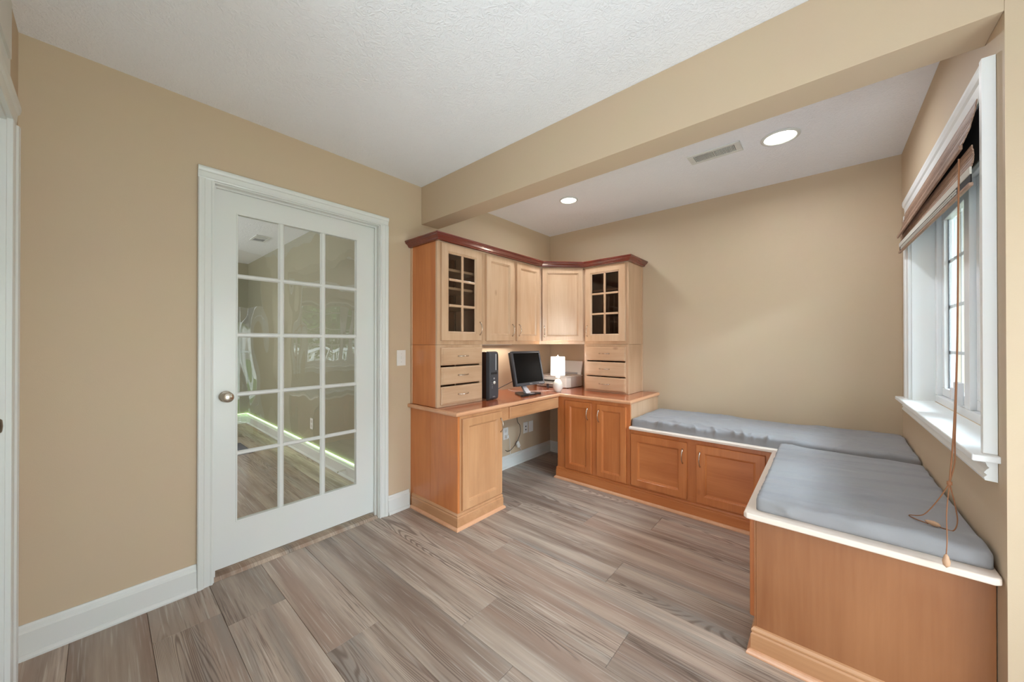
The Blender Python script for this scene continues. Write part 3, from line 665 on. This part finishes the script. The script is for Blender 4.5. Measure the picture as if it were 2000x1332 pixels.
fbox(mb, f2, 1.731, 1.80, 0, .552, -.018, 0); fbox(mb, f2, 2.16, 2.24, .14, .50, -.018, 0); fbox(mb, f2, 2.62, 2.705, 0, .552, -.018, 0); fbox(mb, f2, 1.80, 2.62, .50, .552, -.018, 0); fbox(mb, f2, 1.80, 2.62, 0, .14, -.018, 0)
mb.build('face_frame', M['low_v'], b2)
door(f2, 1.745, 2.175, .122, .524, .0005, b2, M['low_v'], M['low_y'], (2.15, .42), sw=.064)
door(f2, 2.23, 2.655, .122, .524, .0005, b2, M['low_v'], M['low_y'], (2.255, .42), sw=.064)
plinth([(2.150, 2.70), (2.150, 1.710), (2.738, 1.710)], M['mid_x'], b2)
mb = MB(); mb.prism([(2.124, 1.650), (2.134, 1.638), (2.722, 1.638), (2.734, 1.648), (2.737, 1.66), (2.737, 2.708), (2.124, 2.708)], 'z', .5535, .575)
mb.build('seat_board', M['board'], b2, bevel=.005, seg=3)

# ------------------------------------------------------------------ cushions
def cushion(name, x0, x1, y0, y1, z0, z1, label, fn, rr=.018, step=.0085, lean=None):
    bm = bmesh.new(); nx = int((x1-x0)/step); ny = int((y1-y0)/step); nz = 6
    vm = {}
    def V(i, j, k):
        key = (i, j, k)
        if key in vm: return vm[key]
        p = Vector((x0+(x1-x0)*i/nx, y0+(y1-y0)*j/ny, z0+(z1-z0)*k/nz))
        c = Vector((min(max(p.x, x0+rr), x1-rr), min(max(p.y, y0+rr), y1-rr), min(p.z, z1-rr)))
        d = p-c
        if d.length > 1e-6:
            q = c+d.normalized()*rr if p.z > z1-rr else Vector((c.x, c.y, p.z))+Vector((d.x, d.y, 0)).normalized()*rr
            p = q; n = d.normalized()
        else: n = Vector((0, 0, 1))
        top = max(0., min(1., (p.z-z0)/(z1-z0)))
        p = p+fn(p, n, top)
        vm[key] = bm.verts.new(p); return vm[key]
    for i in range(nx):
        for j in range(ny): bm.faces.new((V(i, j, nz), V(i+1, j, nz), V(i+1, j+1, nz), V(i, j+1, nz)))
    for k in range(nz):
        for i in range(nx):
            bm.faces.new((V(i, 0, k), V(i+1, 0, k), V(i+1, 0, k+1), V(i, 0, k+1))); bm.faces.new((V(i, ny, k), V(i, ny, k+1), V(i+1, ny, k+1), V(i+1, ny, k)))
        for j in range(ny):
            bm.faces.new((V(0, j, k), V(0, j, k+1), V(0, j+1, k+1), V(0, j+1, k))); bm.faces.new((V(nx, j, k), V(nx, j+1, k), V(nx, j+1, k+1), V(nx, j, k+1)))
    mb = MB(); mb.bm.free(); mb.bm = bm
    o = mb.build(name, M['fabric'], smooth=True); tag(o, label, 'cushion'); return o
def nz(*p): return noise.noise(Vector(p))
def ridge(v): return max(0., 1-abs(v)*4.5)**2
def f_back(p, n, top):
    front = max(0, 1-(p.y-2.74)/.16); act = 1. if 1.40 < p.x < 2.12 else .35
    fold = ridge(nz(p.x*8+(p.y-2.74)*(2.5 if nz(p.x*2, 0, 3) > 0 else -2.5)*1.6, p.y*1.6, 1.3))
    fine = ridge(nz(p.x*19, p.y*3+p.z*4, 7.7))
    dz = (fold*.018+fine*.005)*front*act
    dz += ridge(nz(p.x*2.6+p.y*3.2, p.y*6-p.x*1.2, 4.1))*.011*(1 if p.x > 1.3 else .4)
    dz += ridge(nz(p.x*1.3-p.y*2.2+5, p.y*9+p.x*2.2, 2.7))*.004
    dy = -(fold*.014+fine*.010)*act*top if n.y < -.5 else 0.
    lift = .022*min(1, max(0, p.x-2.48)/.2)*max(0, 1-abs(p.y-3.22)/.30)
    return Vector((0, dy, (dz+lift)*top))
def f_right(p, n, top):
    q = p.x-2.158; w = p.y-.16*q+.02*nz(p.x*4, p.y*4, 5)
    dz = ridge(nz(q*1.5, w*13, 2.2))*.016*max(0, min(1, (2.72-p.x)/.35))*(.5+nz(p.x*3, p.y*3, 1))
    dz += ridge(nz(q*1.1+4, w*7, 9.2))*.010
    dz += ridge(nz(q*7, w*2.5, 11.))*.004*max(0, 1-(p.y-1.69)/.2)
    dy = -ridge(nz(p.x*5+p.z*3, 0, 3.1))*.012*top*(1-top)*4 if n.y < -.5 else 0.
    return Vector((0, dy, dz*top))
cushion('seat_cushion', 1.216, 2.735, 2.745, 3.366, .5755, .631, 'long dark grey slipcovered cushion on the back wall bench', f_back)
cushion('seat_cushion', 2.158, 2.732, 1.690, 2.690, .5758, .623, 'wide dark grey slipcovered cushion under the window', f_right, rr=.016)

# ------------------------------------------------------------------ window_1
w = sroot('window_1', 'white two sash window above the grey cushion', 'window', (XR, 2.38, .9))
def wcas(a): return a
yl, yr, zb, zt = 3.045, 1.722, .906, 1.976
mb = MB(); mb.prism([(XR-.001-b, yl+a) for a, b in cas_prof(.092)], 'z', zb, zt); mb.build('casing_side', M['trim_w'], w)
mb = MB().box(XR-.027, XR-.001, yr-.022, yr, zb, zt+.092); mb.build('casing_side', M['trim_w'], w)
mb = MB(); mb.prism([(XR-.001-b*1.15, zt+a) for a, b in cas_prof(.092)], 'y', yr+.0005, yl+.092); mb.build('casing_head', M['trim_w'], w)
mb = MB(); mb.box(2.688, XR+.085, 1.680, 3.19, .886, .906); mb.build('sill', M['trim_w'], w, bevel=.004, seg=3)
mb = MB(); mb.prism([(XR-.001, .885), (XR-.024, .885), (XR-.020, .872), (XR-.016, .868), (XR-.022, .86), (XR-.026, .852), (XR-.020, .846), (XR-.026, .838), (XR-.024, .83), (XR-.001, .828)], 'y', 1.70, 3.17); mb.build('apron', M['trim_w'], w)
JB = XR+.085   # frame plane
mb = MB(); mb.box(XR-.0005, JB+.08, yl-.010, yl, .906, zt); mb.build('jamb', M['trim_w'], w)
mb = MB(); mb.box(XR-.0005, JB+.08, yr, yr+.010, .906, zt); mb.build('jamb', M['trim_w'], w)
mb = MB(); mb.box(XR-.0005, JB+.08, yr+.01, yl-.01, zt-.01, zt); mb.build('head_jamb', M['trim_w'], w)
ya, yb = yr+.011, yl-.011
mb = MB(); mb.box(JB, JB+.07, ya, yb, .9065, .945); mb.box(JB, JB+.07, ya, yb, zt-.05, zt-.011); mb.box(JB, JB+.07, ya, ya+.045, .945, zt-.05); mb.box(JB, JB+.07, yb-.045, yb, .945, zt-.05)
mb.box(JB, JB+.07, 2.41, 2.485, .945, zt-.05); mb.build('frame', M['vinyl'], w, bevel=.003)
for k, (s0, s1) in enumerate(((2.487, yb-.047), (ya+.047, 2.408))):
    mb = MB(); q = .042; a, b_ = JB+.018, JB+.05
    mb.box(a, b_, s0, s1, .947, .947+q); mb.box(a, b_, s0, s1, zt-.052-q, zt-.052); mb.box(a, b_, s0, s0+q, .947+q, zt-.052-q); mb.box(a, b_, s1-q, s1, .947+q, zt-.052-q)
    sh = mb.build('sash', M['vinyl'], w, bevel=.003)
    g0, g1, g2, g3 = s0+q, s1-q, .947+q, zt-.052-q; gx = JB+.036
    MB().quad(((gx, g0, g2), (gx, g1, g2), (gx, g1, g3), (gx, g0, g3))).build('pane', M['winpane'], sh)
    mb = MB(); mb.box(gx+.002, gx+.008, (g0+g1)/2-.008, (g0+g1)/2+.008, g2, g3)
    for zz in (1.18, 1.42, 1.66): mb.box(gx+.002, gx+.008, g0, g1, zz-.008, zz+.008)
    mb.build('grille', M['vinyl'], sh)
    MB().box(gx-.003, gx-.0005, g1-.006, g1, g2, g3).build('gasket', M['plastic_g'], sh)
mb = MB(); mb.box(JB-.022, JB-.0005, 2.485, 2.545, .955, 1.055); mb.box(JB-.034, JB-.022, 2.50, 2.53, .975, 1.03); mb.build('latch', M['vinyl'], w, bevel=.004)

# ------------------------------------------------------------------ roman shade
rs = thing('roman_shade', 'brown woven bamboo roman shade pulled up in the window', 'window shade', (2.71, 2.38, 1.97))
def sheet(prof, y0, y1, name, m, th=.003, parent=rs, wav=0.):
    # thick strip following (x,z) profile with ribs, made of fine slats
    mb = MB(); P = []
    for (xa, za), (xb, zb_) in zip(prof, prof[1:]):
        L_ = math.hypot(xb-xa, zb_-za); n = max(1, int(L_/.006))
        for i in range(n): P.append((xa+(xb-xa)*i/n, za+(zb_-za)*i/n))
    P.append(prof[-1])
    for i, (a, b_) in enumerate(zip(P, P[1:])):
        j = (random.random()-.5)*.006
        h = th*(.7+.6*random.random())
        mb.prism([(a[0], a[1]), (b_[0], b_[1]), (b_[0]-h, b_[1]+.0004), (a[0]-h, a[1]-.0004)], 'y', y0+j, y1+j)
    return mb.build(name, m, parent)
TY = lambda mb: (mb, [setattr(v.co, 'z', v.co.z+(v.co.y-1.73)*.035) for v in mb.bm.verts])[0]
A = sheet([(2.716, 1.974), (2.712, 1.94), (2.702, 1.89), (2.689, 1.850)], 1.750, 3.02, 'upper_fold', M['bamboo']); A['kind'] = 'stuff'
MB().box(2.681, 2.689, 1.760, 3.03, 1.834, 1.849).build('batten', M['bamboo'], rs, bevel=.002)
B = sheet([(2.703, 1.832), (2.707, 1.80), (2.704, 1.775), (2.703, 1.768)], 1.735, 3.09, 'lower_fold', M['bamboo']); B['kind'] = 'stuff'
for v in B.data.vertices: v.co.z += v.co.y*.030 + .02
MB().box(2.7265, 2.7295, 1.734, 3.03, 1.80, 1.972).build('gap_shadow_sheet', M['bamboo_d'], rs)  # black sheet standing in for the shadowed gap behind the blind
TY(MB().box(2.696, 2.701, 1.732, 3.09, 1.744, 1.767)).build('tape', M['lace'], rs, bevel=.001)
TY(MB().box(2.698, 2.701, 1.732, 3.08, 1.720, 1.744)).build('cord_band', M['bamboo_d'], rs)
mb = MB()
for k in range(95):
    y = 1.88+k*.0122
    for zz in (1.736, 1.727): mb.box(2.6955, 2.6978, y, y+.006, zz-.003, zz+.003)
TY(mb).build('lace_knots', M['lace'], rs)['kind'] = 'stuff'
TY(MB().box(2.694, 2.704, 1.732, 3.09, 1.708, 1.719)).build('bottom_rail', M['bamboo'], rs, bevel=.002)
def spline(pts, n=10):
    P = [Vector(p) for p in pts]; P = [P[0]*2-P[1]]+P+[P[-1]*2-P[-2]]; out = []
    for i in range(1, len(P)-2):
        for k in range(n):
            t = k/n; a, b_, c, d = P[i-1], P[i], P[i+1], P[i+2]
            out.append(.5*((2*b_)+(c-a)*t+(2*a-5*b_+4*c-d)*t*t+(3*b_-a-3*c+d)*t**3))
    out.append(P[-2]); return out
KN = (2.655, 1.735, .795)
MB().tube(spline([(2.678, 1.742, 1.80), (2.676, 1.742, 1.6), (2.672, 1.74, 1.2), (2.664, 1.738, .95), KN]), .0022, 6).build('cord', M['cord'], rs, smooth=True)
MB().tube(spline([(2.679, 1.748, 1.80), (2.677, 1.748, 1.6), (2.674, 1.75, 1.2), (2.669, 1.75, .93), (2.668, 1.748, .86), KN]), .0018, 6).build('cord', M['cord'], rs, smooth=True)
MB().lathe([(.001, -.008), (.006, -.005), (.006, .005), (.001, .008)], KN, 'z', 10).build('cord_knot', M['cord'], rs, smooth=True)
MB().tube(spline([KN, (2.636, 1.76, .73), (2.61, 1.80, .66), (2.585, 1.86, .6285), (2.60, 1.835, .6275), (2.622, 1.812, .629)]), .0016, 6).build('cord', M['cord'], rs, smooth=True)
MB().tube(spline([KN, (2.672, 1.77, .72), (2.682, 1.80, .66), (2.672, 1.79, .632), (2.655, 1.795, .630), (2.645, 1.80, .630)]), .0016, 6).build('cord', M['cord'], rs, smooth=True)
MB().tube(spline([KN, (2.640, 1.68, .72), (2.631, 1.622, .66), (2.629, 1.620, .615)]), .0014, 6).build('cord', M['cord'], rs, smooth=True)
mb = MB().lathe([(.001, -.021), (.007, -.014), (.0085, -.003), (.005, .012), (.002, .018)], (2.629, 1.620, .598), 'z', 14); mb.build('cord_tassel', M['bead'], rs, smooth=True, label='pale wooden cord pull hanging over the bench edge')
mb = MB().lathe([(.001, -.021), (.007, -.014), (.0085, -.003), (.005, .012), (.002, .018)], (0, 0, 0), 'y', 14)
mb.xf(Matrix.Translation((2.630, 1.806, .636)) @ Matrix.Rotation(math.radians(50), 4, 'Z')); mb.build('cord_tassel', M['bead'], rs, smooth=True, label='pale wooden cord pull lying on the cushion')

# ------------------------------------------------------------------ computer tower
pc = thing('computer_tower', 'slim dark grey desktop computer standing beside the drawer unit', 'computer', (.21, 2.064, .772))
mb = MB(); mb.box(.045, .335, 2.014, 2.112, .780, 1.155); mb.build('case', M['gloss_b'], pc, bevel=.006)
mb = MB(); mb.prism([(.335, .776), (.362, .776), (.374, .79), (.376, .81), (.376, 1.13), (.370, 1.152), (.352, 1.160), (.335, 1.160)], 'y', 2.012, 2.114); mb.build('front_bezel', M['plastic_g'], pc, bevel=.004)
mb = MB(); mb.box(.3765, .378, 2.090, 2.106, 1.01, 1.14); mb.build('drive_slot', M['black'], pc)
mb = MB(); mb.box(.3765, .3785, 2.076, 2.089, 1.01, 1.14); mb.build('drive_bay', M['plastic_s'], pc, bevel=.001)
for k in range(4): box('port', M['black'], (.3765, .378, 2.03+.018*k, 2.042+.018*k, .978, .994), pc)
MB().lathe([(.013, .376), (.013, .379), (.001, .380)], (0, 2.065, .912), 'x', 20).build('power_button', M['ceramic'], pc, smooth=True, label='round pale power button')
MB().lathe([(.008, .376), (.008, .378)], (0, 2.062, .945), 'x', 16).build('badge', M['logo'], pc)
for k in range(4): box('indicator_light', M['logo'], (.3765, .378, 2.036, 2.044, .87+.013*k, .873+.013*k), pc)
for y in (2.03, 2.095): 
    for x in (.07, .33): MB().lathe([(.008, .7725), (.008, .781)], (x, y, 0), 'z', 10).build('foot', M['black'], pc)
MB().tube(spline([(.10, 2.115, .80), (.13, 2.20, .785), (.16, 2.27, .80), (.22, 2.36, .85), (.252, 2.44, .885)]), .003, 8).build('monitor_cable', M['black'], smooth=True)
tag(bpy.data.objects['monitor_cable'], 'black cable curving from computer to back of the monitor', 'cable')

# ------------------------------------------------------------------ monitor
mo = thing('monitor', 'square black lcd monitor on silver stand on the desktop', 'monitor', (.40, 2.43, .772))
Mw, Mh, Mt = .372, .312, .04
mat_ = Matrix.Translation((.328, 2.548, .998)) @ Matrix.Rotation(math.radians(-5), 4, 'Z') @ Matrix.Rotation(math.radians(-12.5), 4, 'Y')
def mpart(mb, name, m, parent=mo, **k): mb.xf(mat_); return mb.build(name, m, parent, **k)
mb = MB(); b = .018
y0, y1, z0, z1 = -Mw/2, Mw/2, -Mh/2, Mh/2
mb.box(-.004, .016, y0, y1, z0, z0+.026); mb.box(-.004, .016, y0, y1, z1-b, z1); mb.box(-.004, .016, y0, y0+b, z0+.026, z1-b); mb.box(-.004, .016, y1-b, y1, z0+.026, z1-b)
mpart(mb, 'bezel', M['plastic_g'], bevel=.003)
mb = MB().box(-.034, -.004, y0+.002, y1-.002, z0+.002, z1-.002); mpart(mb, 'housing', M['plastic_b'], bevel=.006)
mb = MB().box(-.0035, .011, y0+b, y1-b, z0+.026, z1-b); mpart(mb, 'screen', M['screen'])
for k in range(4): mb = MB().box(.016, .018, y1-.075+.016*k, y1-.066+.016*k, z0+.009, z0+.015); mpart(mb, 'button', M['plastic_s'])
def text(s_, size, mtx, m, parent, name='logo'):
    c = bpy.data.curves.new(name, 'FONT'); c.body = s_; c.size = size; c.extrude = .0004; c.align_x = 'CENTER'; c.align_y = 'CENTER'
    o = bpy.data.objects.new(name, c); S.collection.objects.link(o); c.materials.append(m)
    dg = bpy.context.evaluated_depsgraph_get(); me = bpy.data.meshes.new_from_object(o.evaluated_get(dg)); bpy.data.objects.remove(o)
    me.transform(mtx); off = Vector((0, 0, 0)); p = parent
    while p is not None: off += p.location; p = p.parent
    me.transform(Matrix.Translation(-off)); q = bpy.data.objects.new(name, me); S.collection.objects.link(q); q.parent = parent
    return q
RX = Matrix(((0, 0, 1, 0), (1, 0, 0, 0), (0, 1, 0, 0), (0, 0, 0, 1)))   # text plane faces +x, reading along +y
text('DELL', .016, mat_ @ Matrix.Translation((.0163, 0, z0+.013)) @ RX, M['logo'], mo)
text('DELL', .014, Matrix.Translation((.3763, 2.062, .80)) @ RX, M['logo'], pc)
ne = MB(); ne.prism([(.378, .786), (.412, .786), (.325, .872), (.318, .915), (.300, .915)], 'y', 2.435, 2.50); ne.build('neck', M['plastic_s'], mo, bevel=.004)
mb = MB(); mb.box(.30, .318, 2.43, 2.52, .90, 1.02); mb.build('mount', M['plastic_b'], mo, bevel=.003)
mb = MB(); mb.prism([(.27, 2.44), (.43, 2.33), (.452, 2.345), (.452, 2.41), (.445, 2.435), (.445, 2.50), (.452, 2.52), (.452, 2.59), (.43, 2.60), (.27, 2.50)], 'z', .7725, .785); mb.build('base', M['plastic_b'], mo, bevel=.003)
mb = MB(); mb.box(.40, .45, 2.433, 2.502, .7855, .790); mb.build('base_cap', M['plastic_s'], mo, bevel=.002)

# ------------------------------------------------------------------ table lamp
tl = thing('table_lamp', 'small white ribbed ceramic lamp with lit shade on the desktop', 'lamp', (.487, 2.804, .772))
prof = [(.026, 0), (.028, .004), (.031, .010)]
for k in range(1, 19):
    t = k/19; r = .031+.0155*math.sin(PI*min(1, t*1.08))**.8-.009*max(0, t-.75)*4*.25
    prof.append((r+.0012*(k % 2), .010+t*.098))
prof += [(.027, .111), (.018, .117), (.016, .122), (.021, .126), (.023, .134), (.020, .141), (.010, .147), (.006, .149), (.006, .158)]
MB().lathe([(r, h+.7725) for r, h in prof], (.487, 2.804, 0), 'z', 40).build('lamp_base', M['ceramic'], tl, smooth=True)
MB().lathe([(.012, .9306), (.012, .965)], (.487, 2.804, 0), 'z', 16).build('bulb_socket', M['nickel'], tl)
MB().lathe([(.012, .966), (.024, .985), (.027, 1.005), (.018, 1.03), (.001, 1.036)], (.487, 2.804, 0), 'z', 20).build('bulb', M['lens'], tl, smooth=True)
sp = [(.066, .927), (.0645, 1.098), (.063, 1.098), (.0645, .927)]
MB().lathe(sp+[sp[0]], (.487, 2.804, 0), 'z', 48, cap=False).build('lamp_shade', M['shade'], tl, smooth=True)
MB().tube([(.4855-.0635, 2.804, 1.09), (.487, 2.804, 1.106), (.4885+.0635, 2.804, 1.09)], .0015, 6).build('shade_frame', M['nickel'], tl)
MB().lathe([(.004, 1.106), (.005, 1.112), (.002, 1.118)], (.487, 2.804, 0), 'z', 10).build('finial', M['ceramic'], tl, smooth=True)
pl = bpy.data.lights.new('lamp_bulb_light', 'POINT'); pl.energy = 1.5; pl.color = (1, .88, .74); pl.shadow_soft_size = .04
po = bpy.data.objects.new('lamp_bulb_light', pl); S.collection.objects.link(po); po.location = (.487, 2.804, 1.075)
MB().tube(spline([(.452, 2.82, .7755), (.40, 2.80, .7755), (.33, 2.72, .7755), (.25, 2.60, .7755), (.15, 2.56, .7755), (.05, 2.6, .7755)]), .0022, 6).build('lamp_cord', M['plastic_w'], smooth=True)
tag(bpy.data.objects['lamp_cord'], 'thin white lamp cord lying across the desktop', 'cable')

# ------------------------------------------------------------------ printer in the corner
pr = thing('printer', 'pale all in one printer with raised lid in the desk corner', 'printer', (.26, 3.2, .772))
mb = MB(); mb.prism([(.06, 3.04), (.36, 3.04), (.415, 3.055), (.445, 3.10), (.445, 3.32), (.06, 3.32)], 'z', .776, .880); mb.build('body', M['plastic_w'], pr, bevel=.006)
mb = MB(); mb.prism([(.055, 3.035), (.365, 3.035), (.42, 3.05), (.45, 3.10), (.45, 3.325), (.055, 3.325)], 'z', .881, .892); mb.build('scanner_bed', M['plastic_w'], pr, bevel=.003)
mb = MB(); mb.prism([(3.300, .893), (3.325, .893), (3.362, 1.03), (3.352, 1.036), (3.34, 1.036)], 'x', .06, .44); mb.build('lid', M['plastic_w'], pr, bevel=.004)
mb = MB(); mb.box(.10, .40, 3.292, 3.30, .90, .915); mb.build('lid_hinge', M['plastic_s'], pr)
mb = MB(); mb.box(.16, .33, 3.028, 3.0395, .835, .848); mb.build('paper_slot', M['black'], pr)
mb = MB(); mb.box(.15, .34, 2.97, 3.039, .815, .823); mb.build('paper_tray', M['plastic_w'], pr, bevel=.002)
mb = MB(); mb.box(.10, .145, 3.03, 3.0395, .79, .86); mb.build('control_panel', M['plastic_s'], pr, bevel=.002)
mb = MB(); mb.box(.235, .255, 2.975, 2.985, .7725, .815); mb.build('tray_support', M['plastic_g'], pr)
for x in (.08, .42):
    for y in (3.08, 3.30): MB().lathe([(.01, .7725), (.01, .777)], (x, y, 0), 'z', 10).build('foot', M['black'], pr)

# ------------------------------------------------------------------ cables under the desk
MB().tube(spline([(.048, 2.735, .66), (.048, 2.735, .46), (.048, 2.775, .40), (.048, 2.785, .33), (.048, 2.74, .25), (.048, 2.66, .19), (.048, 2.60, .175), (.048, 2.56, .195)]), .0028, 7).build('power_cable', M['black'], smooth=True)
tag(bpy.data.objects['power_cable'], 'black cable hanging down the wall under the desk', 'cable')
ad = thing('power_adapter', 'white plug with cord and small adapter hanging under the desk', 'adapter', (.02, 2.63, .31))
mb = MB().box(.0085, .035, 2.600, 2.626, .298, .325); mb.build('plug', M['plastic_w'], ad, bevel=.003)
MB().tube(spline([(.03, 2.625, .30), (.034, 2.637, .28), (.034, 2.642, .20), (.034, 2.655, .125), (.034, 2.70, .105), (.034, 2.80, .115), (.034, 2.815, .14), (.034, 2.795, .165), (.034, 2.785, .18)]), .0024, 7).build('cord', M['plastic_w'], ad, smooth=True)
mb = MB().box(-.011, .011, -.018, .018, -.03, .03); mb.xf(Matrix.Translation((.034, 2.765, .205)) @ Matrix.Rotation(math.radians(28), 4, 'X')); mb.build('adapter_block', M['plastic_w'], ad, bevel=.004)

# ------------------------------------------------------------------ patio door (seen mirrored in the glass) and outdoors
p2 = sroot('window_2', 'tall white patio door mirrored in the door panes', 'patio door', (3.4, .7, 0))
mb = MB(); mb.box(3.41, 3.48, -.05, .0, 0, 2.05); mb.box(3.41, 3.48, 1.40, 1.45, 0, 2.05); mb.box(3.41, 3.48, 0, 1.40, 2.0, 2.05); mb.box(3.41, 3.48, 0, 1.40, 0, .05); mb.build('frame', M['vinyl'], p2)
for (a, b_) in ((.0, .70), (.70, 1.40)):
    mb = MB(); mb.box(3.43, 3.46, a, a+.07, .05, 2.0); mb.box(3.43, 3.46, b_-.07, b_, .05, 2.0); mb.box(3.43, 3.46, a+.07, b_-.07, .05, .17); mb.box(3.43, 3.46, a+.07, b_-.07, 1.9, 2.0)
    sh = mb.build('sash', M['vinyl'], p2)
    MB().quad(((3.445, a+.07, .17), (3.445, b_-.07, .17), (3.445, b_-.07, 1.9), (3.445, a+.07, 1.9))).build('pane', M['winpane'], sh)
tag(box('window_valance', M['mat'], (3.34, 3.395, .0, 1.42, 1.70, 2.1)), 'grey fabric valance over the patio door', 'valance')
lawn = MB().box(3.6, 30, -12, 30, -.4, -.3).build('lawn', M['lawn']); lawn['kind'] = 'structure'; lawn['label'] = 'green lawn outside the windows'; lawn['category'] = 'lawn'
def tree(x, y, h, R, n, label, m, ctr, squash=1.):
    t = thing('tree', label, 'tree', (x, y, -.3))
    pts = [(x, y, -.3), (x+.05, y-.03, .6), (x-.03, y+.05, h*.55)]
    MB().tube(pts, .1, 10, [.13, .10, .07]).build('trunk', M['bark'], t, smooth=True)
    for k in range(7):
        a = k*2*PI/7; MB().tube([pts[2], (x+.5*R*math.cos(a), y+.5*R*math.sin(a), h*.55+.35*R), (x+.9*R*math.cos(a), y+.9*R*math.sin(a), h*.55+.5*R)], .03, 6, [.05, .035, .012]).build('branch', M['bark'], t)
    bm = bmesh.new()
    for k in range(n):
        d = Vector((random.gauss(0, 1), random.gauss(0, 1), random.gauss(0, 1))).normalized()*R*random.random()**.4
        p = Vector((x, y, ctr))+Vector((d.x, d.y, d.z*squash)); s_ = .05+.05*random.random()
        a = Vector((random.gauss(0, 1), random.gauss(0, 1), random.gauss(0, 1))).normalized(); b_ = a.orthogonal().normalized()
        bm.faces.new([bm.verts.new(p+q) for q in (a*s_, b_*s_*.5, -a*s_, -b_*s_*.5)])
    mb = MB(); mb.bm.free(); mb.bm = bm; mb.build('foliage', m, t)['kind'] = 'stuff'
tree(8.6, 4.5, 2.9, 1.9, 9000, 'leafy green tree outside, mirrored in the glass door', M['leaf'], 2.6)
tree(3.85, 7.8, 2.4, .95, 9000, 'small green tree seen at an angle through the alcove window', M['leaf'], 1.9, 1.2)
tree(4.4, 12.5, 4, 2.0, 7000, 'dark green tree far behind the alcove window', M['leaf2'], 2.2)
fz = thing('garden_fence', 'pale green board fence outside the alcove window', 'fence', (5, 14.5, -.3))
for k in range(22): MB().box(2.2+k*.25, 2.2+k*.25+.24, 15, 15.03, -.3, 1.5).build('board', M['fence'], fz)
rl = thing('deck_railing', 'white deck railing outside, mirrored in the glass door', 'railing', (6, 3, -.3))
MB().box(5.95, 6.02, .5, 6.5, 1.02, 1.07).build('rail', M['white_ext'], rl)
MB().box(5.95, 6.02, .5, 6.5, .12, .16).build('rail', M['white_ext'], rl)
for k in range(30): MB().box(5.965, 6.0, .5+k*.2, .56+k*.2, .16, 1.02).build('baluster', M['white_ext'], rl)
nb = thing('shed', 'white garden shed far outside, mirrored in the glass door', 'shed', (14, 6, -.3))
MB().box(13.5, 15, 3.5, 9, -.3, 1.9).build('wall', M['white_ext'], nb)
MB().prism([(13.3, 1.9), (15.2, 1.9), (14.25, 2.6)], 'y', 3.4, 9.1).build('roof', M['plastic_g'], nb)
